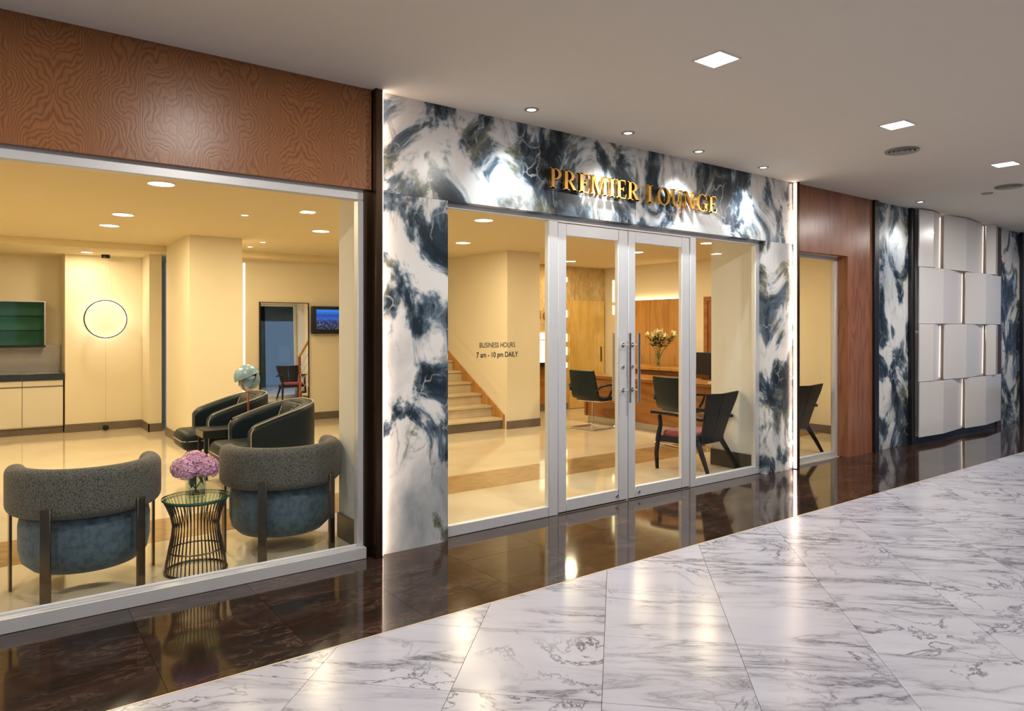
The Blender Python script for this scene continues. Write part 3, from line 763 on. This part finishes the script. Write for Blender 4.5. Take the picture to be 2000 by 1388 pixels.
# hydrangea vase
vs_ = tag(empty('glass_vase', (.985, .43, .4435)), 'clear square glass vase on the wire table', 'vase')
bm = bmesh.new()
for a, b_, c_, d in ((-.05, -.044, -.05, .05), (.044, .05, -.05, .05), (-.044, .044, -.05, -.044), (-.044, .044, .044, .05)): bbox(bm, a, b_, c_, d, 0, .125)
bbox(bm, -.044, .044, -.044, .044, 0, .012)
meshobj('vase_wall', bm, 'vase', vs_)
box('water', -.043, .043, -.043, .043, .0125, .08, 'water', vs_)
hy = tag(empty('hydrangea_bunch', (.985, .43, .46)), 'dense bunch of pink hydrangea heads in the square vase', 'flowers')
def floret_mesh(bm, c, nrm, s):
    nrm = nrm.normalized(); u = nrm.orthogonal().normalized(); v_ = nrm.cross(u); a0 = random.random() * PI
    for k in range(4):
        a = a0 + k * PI / 2; d = u * math.cos(a) + v_ * math.sin(a); e = u * math.cos(a + PI / 2) + v_ * math.sin(a + PI / 2)
        p0 = bm.verts.new(c); p1 = bm.verts.new(c + d * s * .6 + e * s * .45 + nrm * s * .2)
        p2_ = bm.verts.new(c + d * s * 1.05 + nrm * s * .12); p3 = bm.verts.new(c + d * s * .6 - e * s * .45 + nrm * s * .2)
        bm.faces.new((p0, p1, p2_, p3))
for hx, hyy, hz, hr, mt in ((-.06, -.03, .155, .068, 'pink'), (.05, -.05, .160, .072, 'pink'), (.0, .045, .175, .075, 'mauve'), (.075, .03, .15, .062, 'pink'), (-.07, .05, .15, .06, 'mauve'), (0.0, -.02, .195, .062, 'pink')):
    bm = bmesh.new(); c0 = Vector((hx, hyy, hz))
    for k in range(110):
        z_ = 1 - 1.75 * (k + .5) / 110; a = k * 2.39996; r_ = math.sqrt(max(0, 1 - z_ * z_))
        d = Vector((r_ * math.cos(a), r_ * math.sin(a), z_)); floret_mesh(bm, c0 + d * hr * random.uniform(.84, 1.0), d + Vector((random.uniform(-.3, .3), random.uniform(-.3, .3), .1)), .0165)
    fh = meshobj('flower_head', bm, mt, hy); fh['label'] = 'round head of small %s petals' % mt
    tube('flower_stem', [(hx * .9, hyy * .9, hz - .03), (hx * .35, hyy * .35, .06), (-hx * .25, -hyy * .25, .0)], .003, 'stem', fh, 6)
for a in (.3, 2.2, 4.0):
    bm = bmesh.new(); pr = None
    for k in range(6):
        t_ = k / 5; w_ = .022 * math.sin(PI * min(.98, t_ + .05)); c = Vector((math.cos(a) * (.02 + .03 * t_), math.sin(a) * (.02 + .03 * t_), .115 - .075 * t_)); sd = Vector((-math.sin(a), math.cos(a), 0))
        row = [bm.verts.new(c - sd * w_), bm.verts.new(c + sd * w_)]
        if pr: bm.faces.new((pr[0], pr[1], row[1], row[0]))
        pr = row
    meshobj('leaf', bm, 'leaf', hy, smooth=60)

# leather armchairs
def leather_armchair(loc, rz, lab):
    """faces local -X, origin on the floor under its middle"""
    t = tag(empty('leather_armchair', loc, rz), lab, 'armchair', 'black leather armchairs')
    # legs
    for x_, y_ in ((-.30, -.22), (-.30, .22), (.30, -.24), (.30, .24)):
        tube('leg', [(x_ * 1.06, y_ * 1.05, 0), (x_, y_, .22)], [.013, .022], 'black', t, 10)
    # U-shaped shell
    W, xf, xb, rc = .31, -.24, .36, .24
    path = []
    for k in range(12): path.append((xf + (xb - rc - xf) * k / 12, -W, 0, -1))
    for k in range(13):
        a = -PI / 2 + PI / 2 * k / 12; path.append((xb - rc + rc * math.cos(a), -W + rc + rc * math.sin(a), math.cos(a), math.sin(a)))
    for k in range(1, 5): path.append((xb, -W + rc + (2 * W - 2 * rc) * k / 5, 1, 0))
    for k in range(13):
        a = PI / 2 * k / 12; path.append((xb - rc + rc * math.cos(a), W - rc + rc * math.sin(a), math.cos(a), math.sin(a)))
    for k in range(1, 13): path.append((xb - rc + (xf - xb + rc) * k / 12, W, 0, 1))
    n = len(path)
    def top(x_): 
        u = max(0.0, (x_ - xf) / (xb - xf)); return .575 + .195 * (u ** .9)
    def sec(i):
        e = min(i, n - 1 - i); zt = top(path[i][0]) - (.03 if e == 0 else (.008 if e == 1 else 0)); th = .062
        return rrect(-th, th, .20, zt, .045, 5)
    bm = bmesh.new(); bsweep(bm, path, sec)
    sh = meshobj('shell', bm, 'leather', t, smooth=50)
    pp = [(x_ + nx * .05, y_ + ny * .05, top(x_) - .002) for x_, y_, nx, ny in path[1:-1]]
    tube('piping', pp, .0045, 'piping', sh, 6)
    for s in (-1, 1): tube('piping', [(xf - .001, s * (W + .055), .22), (xf - .001, s * (W + .055), .53), (xf + .02, s * (W + .052), top(xf) - .006)], .0045, 'piping', sh, 6)
    st = box('seat_cushion', -.46, .28, -.245, .245, .22, .415, 'leather', t, bev=.07, seg=4)
    tube('piping', [(.1, -.246, .32), (-.39, -.246, .32), (-.44, -.225, .32), (-.461, -.18, .32), (-.461, .18, .32), (-.44, .225, .32), (-.39, .246, .32), (.1, .246, .32)], .004, 'piping', st, 6)
    cu = box('back_cushion', -.07, .07, -.22, .22, -.19, .19, 'leather', t, bev=.06, seg=4, loc=(.22, 0, .56), rot=(0, math.radians(20), 0))
    for s in (-.14, .14): tube('piping', [(-.071, s, -.13), (-.071, s, .12), (-.03, s, .185), (.03, s, .188)], .0035, 'piping', cu, 6)
    return t
leather_armchair((1.98, 3.70, 0), 0, 'black leather armchair nearer the broad column, behind the lamp')
leather_armchair((2.07, 2.58, 0), 0, 'black leather armchair with cream piping standing before the lamp')
lt_ = tag(empty('lamp_table', (1.93, 3.15, 0)), 'low black table between the two leather armchairs', 'table')
box('table_top', -.32, .30, -.15, .15, .40, .48, 'black', lt_, bev=.006, seg=1)
for x_ in (-.29, .27):
    for y_ in (-.12, .12): box('leg', x_ - .015, x_ + .015, y_ - .015, y_ + .015, 0, .40, 'black', lt_)
box('drawer_front', -.323, -.32, -.14, .14, .41, .47, 'skirt', lt_)
# table lamp with two swivelling shades
lm = tag(empty('table_lamp', (2.07, 3.15, .48)), 'table lamp of grey metal shades in a copper hoop on the low table', 'lamp')
lathe('base', [(0, 0), (.09, 0), (.09, .012), (.02, .018), (0, .018)], 'copper', lm, 28)
tube('stem', [(0, 0, .015), (0, 0, .345)], .008, 'copper', lm, 10)
hp = [(0, .118 * math.sin(2 * PI * k / 40), .475 + .135 * math.cos(2 * PI * k / 40)) for k in range(40)]
tube('hoop', hp, .005, 'copper', lm, 6, True, rot=(0, 0, math.radians(-50)))
def dome(nm, r, a0, loc, rot, mat='grey'):
    pr = [(r * math.sin(math.radians(a)), r * math.cos(math.radians(a))) for a in range(0, a0 + 1, 9)]
    pr2 = [((r - .004) * math.sin(math.radians(a)), (r - .004) * math.cos(math.radians(a))) for a in range(a0, -1, -9)]
    return lathe(nm, pr + pr2, mat, lm, 28, loc, rot)
dome('shade', .128, 90, (-.01, 0, .485), (0, math.radians(-24), math.radians(-20)))
dome('shade', .112, 90, (.0, 0, .46), (0, math.radians(118), math.radians(20)))
lathe('inner_shade', [(.085, .50), (.088, .42), (.07, .37), (.035, .345), (0, .343)], 'shade', lm, 24)
lathe('shade_ring', [(.09, .47), (.093, .47), (.093, .40), (.09, .40)], 'grey', lm, 24)

# mirror and television
mr = tag(empty('leaning_mirror', (3.655, 6.755, .30)), 'tall mirror in a thin dark frame leaning on the cream wall', 'mirror')
box('mirror_glass', -.37, .37, -.012, -.008, .01, 1.55, 'mirror', mr, rot=(math.radians(-1.2), 0, 0))
bm = bmesh.new()
for a, b_, c_, d in ((-.39, -.37, 0, 1.56), (.37, .384, 0, 1.56), (-.37, .37, 0, .01), (-.37, .37, 1.55, 1.56)): bbox(bm, a, b_, -.02, .01, c_, d)
meshobj('mirror_frame', bm, 'black', mr, rot=(math.radians(-1.2), 0, 0))
tv = tag(empty('television', (4.40, 6.69, 1.59)), 'black wall-mounted television showing a blue city view', 'television')
box('tv_body', -.34, .34, -.03, .06, -.22, .22, 'black', tv, bev=.015, seg=2)
box('tv_screen', -.28, .28, -.0325, -.03, -.15, .165, 'screen', tv)
box('wall_mount', -.08, .08, .06, .10, -.1, .1, 'black', tv)
tag(box('led_strip', 3.03, 3.06, 6.782, 6.789, .05, 2.44, 'softled'), 'pinkish vertical light line behind the broad column', 'light')

# ring pendant
rg = tag(empty('ring_pendant', (1.285, 7.28, 2.495)), 'glowing ring lamp hanging on thin wires before the cream wall', 'pendant lamp')
lathe('ceiling_canopy', [(0, -.045), (.055, -.045), (.055, 0), (0, 0)], 'black', rg, 24)
rr = .262; zc = 1.588 - 2.495
bm = bmesh.new(); btube(bm, [(rr * math.cos(2 * PI * k / 72), 0, zc + rr * math.sin(2 * PI * k / 72)) for k in range(72)], .0085, 8, True)
ro = meshobj('ring', bm, 'black', rg, smooth=50)
bm = bmesh.new(); btube(bm, [((rr - .004) * math.cos(2 * PI * k / 72), .024, zc + (rr - .004) * math.sin(2 * PI * k / 72)) for k in range(72)], .0065, 8, True)
meshobj('light_band', bm, 'ringled', ro, smooth=50)
for dx in (-.10, .0, .10): tube('wire', [(dx * .3, 0, -.045), (dx, 0, zc + math.sqrt(rr * rr - dx * dx))], .0014, 'steel', rg, 5)
tube('wire', [(0, 0, zc - rr), (0, 0, -2.43)], .0014, 'steel', rg, 5)
lathe('weight', [(0, -.045), (.032, -.03), (.042, 0), (.032, .03), (0, .045)], 'black', rg, 20, (0, 0, -2.44))

# kitchenette
for x0, x1, lab in ((.322, .79, 'ivory base cabinet beside the ring lamp wall'), (-.148, .320, 'ivory base cabinet second from the ring lamp wall'), (-.62, -.150, 'ivory base cabinet third from the ring lamp wall')):
    c = tag(empty('base_cabinet', ((x0 + x1) / 2, 7.46, 0)), lab, 'cabinet', 'ivory kitchenette cabinets'); hw = (x1 - x0) / 2
    box('body', -hw, hw, .02, .60, .10, .745, 'cab', c)
    box('door', -hw + .003, hw - .003, 0, .019, .115, .648, 'cab', c, bev=.002, seg=1)
    box('drawer_front', -hw + .003, hw - .003, 0, .019, .665, .742, 'cab', c, bev=.002, seg=1)
    box('finger_rail', -hw, hw, .006, .019, .648, .665, 'skirt', c)
    box('plinth', -hw, hw, .05, .58, 0, .10, 'skirt', c)
tag(box('worktop', -.62, .81, 7.43, 8.09, .746, .835, 'counter', bev=.004, seg=1), 'dark worktop over the ivory cabinets', 'worktop')
tag(box('backsplash', -.62, .80, 8.075, 8.098, .836, 1.22, 'steel'), 'brushed steel splashback above the dark worktop', 'splashback')
uc = tag(empty('wall_cabinet', (0, 7.74, 1.19)), 'green glass fronted wall cabinet over the kitchenette', 'cabinet')
box('back_panel', -.62, .60, .34, .355, .03, .65, 'cabback', uc); box('side_panel', .585, .60, .0, .34, .03, .65, 'steel', uc)
box('top_panel', -.62, .585, .0, .34, .635, .65, 'steel', uc); box('bottom_panel', -.62, .60, .0, .355, 0, .03, 'black', uc)
for z in (.23, .43): box('shelf', -.62, .585, .02, .34, z, z + .012, 'greenglass', uc)
for x0, x1 in ((-.62, -.02), (-.015, .584)): box('glass_door', x0, x1, -.008, -.001, .035, .635, 'greenglass', uc)

# ================================================================== STAIRS
st = tag(empty('staircase', (5.37, 4.17, 0)), 'beige stone staircase rising beside the cream wall block', 'staircase')
rise, go = .158, .275
for k in range(10):
    box('tread', -.62, .585, go * k - .02, go * (k + 1), rise * (k + 1) - .035, rise * (k + 1), 'tread', st, bev=.006, seg=1)
    box('riser', -.62, .585, go * k, go * k + .02, rise * k, rise * (k + 1) - .035, 'skirt' if k == 0 else 'tread', st)
bm = bmesh.new(); sl = rise / go
bprism(bm, [(-.03, 0), (-.03, .20), (2.74, .20 + 2.77 * sl), (2.74, 2.77 * sl - .1), (.2, 0)], .585, .606)
for v in bm.verts: v.co = Vector((v.co.y, v.co.x, v.co.z))
meshobj('string_board', bm, 'owood', st)
box('newel_post', -.60, -.56, .03, .07, rise, rise + .86, 'copper', st)
tube('handrail', [(-.58, .05, rise + .86), (-.58, 2.70, rise + .86 + 2.65 * sl)], .022, 'owood', st, 10)
for k in range(1, 5): tube('rail_rod', [(-.58, .05, rise + .16 * k), (-.58, 2.70, rise + .16 * k + 2.65 * sl)], .006, 'steel', st, 6)

# ================================================================== RECEPTION
# rear wall door, niche and imitated LED line reflections
d3 = struct(empty('door_3', (8.82, 5.5, 0)), 'yellow maple veneer door at the rear of the reception', 'door')
box('leaf', -.43, .43, -.03, -.001, .008, 1.965, 'ydoor', d3)
box('leaf_edge', -.43, -.425, -.031, -.03, .008, 1.965, 'owood', d3)
box('door_pull', .34, .352, -.05, -.03, .84, 1.12, 'bronze', d3)
nc = tag(empty('lit_niche', (7.78, 5.5, 0)), 'lit display niche over a dark ledge and wood panel', 'niche')
box('light_panel', -.25, .25, -.03, -.002, .86, 1.38, 'niche', nc); box('ledge', -.28, .28, -.10, -.001, .79, .86, 'black', nc)
box('shelf', -.25, .25, -.06, -.03, 1.25, 1.262, 'steel', nc); box('wood_front', -.28, .28, -.02, -.001, .12, .79, 'desk', nc)
ics = tag(empty('wall_letters', (7.63, 5.5, 1.63)), 'gold letters on the veneer wall above the lit niche', 'sign')
for dx, ch in ((0.06, 'I'), (.16, 'C')):
    if ch == 'I': polys = g_I()[1]
    else: polys = arc(.43, .5, .43, .52, .26, .46, 48, 318, 26) + [[(.68, .93), (.72, .93), (.73, .68), (.70, .68)]]
    bm = bmesh.new()
    for p in polys: bprism(bm, [(q[0] * .13, q[1] * .13) for q in p], -.03, -.008)
    meshobj('letter', bm, 'gold', ics, (dx, 0, 0))
def reflections(x, y, zs_, lab, alongy=False):  # reflections of LED lines, imitated by added emissive dashes on the wall
    t = tag(empty('light_slots', (x, y, 0)), lab, 'light')
    for z0, z1 in zs_:
        if alongy: box('glowing_slot', -.006, -.001, -.022, .022, z0, z1, 'slit', t)
        else: box('glowing_slot', -.016, .016, -.006, -.001, z0, z1, 'slit', t)
reflections(8.34, 5.5, ((2.30, 2.38), (1.66, 1.78), (1.22, 1.36), (.98, 1.12), (.75, .84)), 'short glowing dashes imitating a reflected LED line left of the yellow door')
reflections(9.3, 5.27, ((1.95, 2.35), (1.72, 1.88), (1.22, 1.36), (.98, 1.12), (.75, .84)), 'glowing dashes imitating a reflected LED line on the wall right of the yellow door', True)
# veneered side wall with cove
vp = tag(empty('veneer_wall_panel', (9.3, 4.1, 0)), 'golden wood veneer panel behind the reception counter with a lit cove above', 'wall panel')
for k in range(3): box('veneer_leaf', -.06, -.001, -.65 + .434 * k + .001, -.65 + .434 * (k + 1) - .001, 0, 1.96, 'owood', vp)
box('cove_light', -.045, -.015, -.63, .63, 1.962, 1.975, 'cove', vp)
d4 = struct(empty('door_4', (9.3, 2.75, 0)), 'orange wood door and frame behind the reception desk', 'door')
box('leaf', -.02, -.001, -.36, .36, .0, 1.90, 'rwood', d4); box('frame', -.04, -.001, .36, .43, 0, 1.97, 'desk', d4); box('frame', -.04, -.001, -.43, .36, 1.90, 1.97, 'desk', d4)
# desk and counter
dk = tag(empty('reception_desk', (7.85, 2.65, 0)), 'long brown wood reception desk with a steel plinth', 'desk')
box('front_panel', -.37, -.34, -1.35, 1.36, .10, .685, 'desk', dk); box('desk_top', -.40, .40, -1.40, 1.40, .685, .735, 'desk', dk, bev=.004, seg=1)
box('end_panel', -.40, .40, 1.36, 1.40, .10, .685, 'desk', dk); box('end_panel', -.40, .40, -1.40, -1.36, .10, .685, 'desk', dk); box('plinth', -.36, .36, -1.34, 1.36, 0, .10, 'steel', dk)
ct = tag(empty('back_counter', (8.65, 3.3, 0)), 'raised wood counter behind the reception desk', 'counter')
box('body', -.22, .3, -.9, .95, 0, .80, 'desk', ct); box('counter_top', -.30, .34, -.95, 1.0, .80, .85, 'owood', ct, bev=.004, seg=1)
mn = tag(empty('computer_monitor', (8.15, 2.16, .735)), 'black computer monitor on the reception desk', 'monitor')
box('screen', -.02, .02, -.25, .25, .07, .38, 'black', mn, bev=.006, seg=1, rot=(0, 0, .1)); box('neck', -.02, .02, -.03, .03, .01, .12, 'black', mn); box('foot', -.09, .09, -.11, .11, 0, .012, 'black', mn)
tag(box('paper_stack', -.11, .11, -.15, .15, 0, .02, 'trimwhite', None, 0, 1, (7.66, 1.62, .735), (0, 0, .2)), 'thin stack of white papers on the desk end', 'papers')
# lilies
lv = tag(empty('lily_vase', (8.45, 3.42, .85)), 'tall clear glass vase on the raised counter', 'vase')
lathe('vase_wall', [(.0, 0), (.045, 0), (.040, .03), (.042, .10), (.060, .215), (.056, .215), (.037, .10), (.035, .03), (0, .012)], 'vase', lv, 28)
ly = tag(empty('lily_bunch', (8.45, 3.42, .86)), 'bunch of cream lilies with dense green leaves in the tall vase', 'flowers')
random.seed(11)
def blade(bm, p0, d, ln, wd, droop=.25):
    d = d.normalized(); sd = d.cross(Vector((0, 0, 1)));
    sd = sd.normalized() if sd.length > .01 else Vector((1, 0, 0)); pr = None
    for k in range(5):
        t_ = k / 4; c = p0 + d * ln * t_ - Vector((0, 0, droop * ln * t_ * t_)); w_ = wd * math.sin(PI * (.12 + .86 * t_))
        row = [bm.verts.new(c - sd * w_), bm.verts.new(c + sd * w_)]
        if pr: bm.faces.new((pr[0], pr[1], row[1], row[0]))
        pr = row
for k in range(9):
    a = k * 2.4; sp = .06 + .20 * (k % 3) / 2
    tip = Vector((math.cos(a) * sp, math.sin(a) * sp, .46 + .07 * ((k * 5) % 4) / 3))
    sm = tube('lily_stem', [(-tip.x * .12, -tip.y * .12, .02), (tip.x * .25, tip.y * .25, .22), tuple(tip)], .0035, 'stem', ly, 6)
    for j in range(20):
        t_ = .30 + .62 * random.random(); base = Vector((tip.x * .25, tip.y * .25, .22)).lerp(tip, t_)
        bm = bmesh.new(); an = random.random() * 6.28
        blade(bm, base, Vector((math.cos(an), math.sin(an), .45)), random.uniform(.08, .14), .019)
        meshobj('leaf', bm, 'leaf', sm, smooth=60)
    bm = bmesh.new(); d0 = Vector((tip.x * 1.5, tip.y * 1.5, .25)).normalized(); u = d0.orthogonal().normalized(); v_ = d0.cross(u)
    for q in range(6):
        an = q * PI / 3; blade(bm, tip, d0 * .8 + (u * math.cos(an) + v_ * math.sin(an)) * .75, .085, .022, .1)
    meshobj('lily_flower', bm, 'lily', sm, smooth=60)

# cantilever office chairs
def office_chair(loc, rz, lab):
    """faces local +X"""
    t = tag(empty('cantilever_chair', loc, rz), lab, 'chair', 'black cantilever chairs at the reception desk')
    prof = [(-.27, .86), (-.255, .80), (-.235, .70), (-.215, .60), (-.19, .52), (-.14, .46), (-.06, .435), (.05, .44), (.16, .455), (.235, .45), (.26, .43)]
    def line(w_):
        bm = bmesh.new(); rows = []
        for i, (x_, z_) in enumerate(prof):
            row = []
            for k in range(9):
                s = -1 + 2 * k / 8; cv = .045 * s * s
                row.append((x_ + (cv if i < 5 else 0), w_ * s * (1 - .10 * max(0, 4 - i) / 4), z_ + (cv * .5 if i >= 5 else 0)))
            rows.append(row)
        return rows
    rows = line(.25); bm = bmesh.new(); th = .035
    A = [[bm.verts.new(p) for p in r] for r in rows]
    B = []
    for i, r in enumerate(rows):
        x0, z0 = prof[max(i - 1, 0)]; x1, z1 = prof[min(i + 1, len(prof) - 1)]; tx, tz = x1 - x0, z1 - z0; l_ = math.hypot(tx, tz); nx, nz = tz / l_, -tx / l_
        B.append([bm.verts.new((p[0] + nx * th, p[1], p[2] + nz * th)) for p in r])
    for G_ in (A, B):
        for i in range(len(G_) - 1):
            for k in range(8): bm.faces.new((G_[i][k], G_[i][k + 1], G_[i + 1][k + 1], G_[i + 1][k]))
    for i in range(len(A) - 1):
        for k in (0, 8): bm.faces.new((A[i][k], B[i][k], B[i + 1][k], A[i + 1][k]))
    for i in (0, len(A) - 1):
        for k in range(8): bm.faces.new((A[i][k], A[i][k + 1], B[i][k + 1], B[i][k]))
    meshobj('seat_shell', bm, 'leather', t, smooth=50)
    fr = [(-.22, -.22, .012), (.20, -.22, .012), (.25, -.22, .05), (.25, -.22, .36), (.20, -.22, .41), (-.10, -.22, .41)]
    tube('frame', fr + [(-.12, -.15, .41), (-.12, .15, .41)] + [(x_, -y_, z_) for x_, y_, z_ in fr[::-1]], .0115, 'chrome', t, 8)
    tube('floor_bar', [(-.22, -.22, .012), (-.22, .22, .012)], .0115, 'chrome', t, 8)
    for s in (-1, 1): tube('armrest', [(-.21, s * .24, .56), (-.17, s * .30, .63), (-.02, s * .31, .65), (.12, s * .30, .64), (.14, s * .25, .56), (.10, s * .22, .46)], .015, 'black', t, 8)
    return t
office_chair((7.04, 3.42, 0), .1, 'black cantilever chair at the desk end near the yellow door')
office_chair((6.95, 1.72, 0), -.12, 'black cantilever chair behind the wooden armchair, facing the desk')

# black wooden armchairs
def wooden_chair(loc, rz, lab):
    """faces local +Y"""
    t = tag(empty('wooden_armchair', loc, rz), lab, 'chair', 'black wooden armchairs with red seats')
    def board(pts, th, par=t, nm='back_board'):
        bm = bmesh.new(); a = [bm.verts.new(p) for p in pts]; b_ = [bm.verts.new((p[0], p[1] - th, p[2])) for p in pts]; n = len(pts)
        bm.faces.new(a); bm.faces.new(b_[::-1])
        for i in range(n): bm.faces.new((a[i], b_[i], b_[(i + 1) % n], a[(i + 1) % n]))
        return meshobj(nm, bm, 'blackwood', par)
    def yb(z): return -.20 - .14 * (z - .30) / .5
    for s in (-1, 1):
        zz = [.30, .42, .52, .62, .72, .80]; xo = [.195, .205, .222, .245, .272, .285]
        inn = [.003, .003, .005, .008, .003, .003]
        pts = [(s * inn[i], yb(z), z) for i, z in enumerate(zz)] + [(s * xo[i], yb(z), z + (.012 if i == 5 else 0)) for i, z in reversed(list(enumerate(zz)))]
        board(pts, .022)
        # front leg rising to the armrest
        tube('leg', [(s * .275, .25, 0), (s * .272, .262, .16), (s * .262, .245, .34), (s * .265, .215, .46), (s * .27, .225, .56)], [.018, .023, .026, .022, .021], 'blackwood', t, 8)
        tube('leg', [(s * .275, -.36, 0), (s * .25, -.29, .14), (s * .215, -.20, .30), (s * .20, -.19, .38)], [.018, .023, .028, .024], 'blackwood', t, 8)
        bm = bmesh.new(); pr = None
        for k in range(9):
            u = k / 8; y_ = .31 - .60 * u; z_ = .585 - .035 * u + .012 * math.sin(PI * u); w_ = .036 - .012 * u; x_ = s * (.275 + .01 * math.sin(PI * u))
            row = [bm.verts.new((x_ + a_ * w_, y_, z_ + b_ * .014)) for a_, b_ in ((-1, -1), (1, -1), (1, 1), (-1, 1))]
            if pr:
                for q in range(4): bm.faces.new((pr[q], pr[(q + 1) % 4], row[(q + 1) % 4], row[q]))
            else: bm.faces.new(row[::-1])
            pr = row
        bm.faces.new(pr); meshobj('armrest', bm, 'blackwood', t, smooth=30)
        box('side_rail', s * .25 - .016, s * .25 + .016, -.20, .23, .285, .345, 'blackwood', t, bev=.004, seg=1)
    box('front_rail', -.25, .25, .215, .245, .285, .345, 'blackwood', t, bev=.004, seg=1)
    box('rear_rail', -.235, .235, -.215, -.185, .285, .345, 'blackwood', t, bev=.004, seg=1)
    box('seat_cushion', -.235, .235, -.185, .215, .33, .405, 'red', t, bev=.03, seg=3)['label'] = 'red patterned seat cushion'
    return t
wooden_chair((5.86, .64, 0), .10, 'black wooden armchair with a red seat behind the glass doors')
wooden_chair((7.50, .66, 0), .06, 'black wooden armchair behind the narrow window in the orange wood')
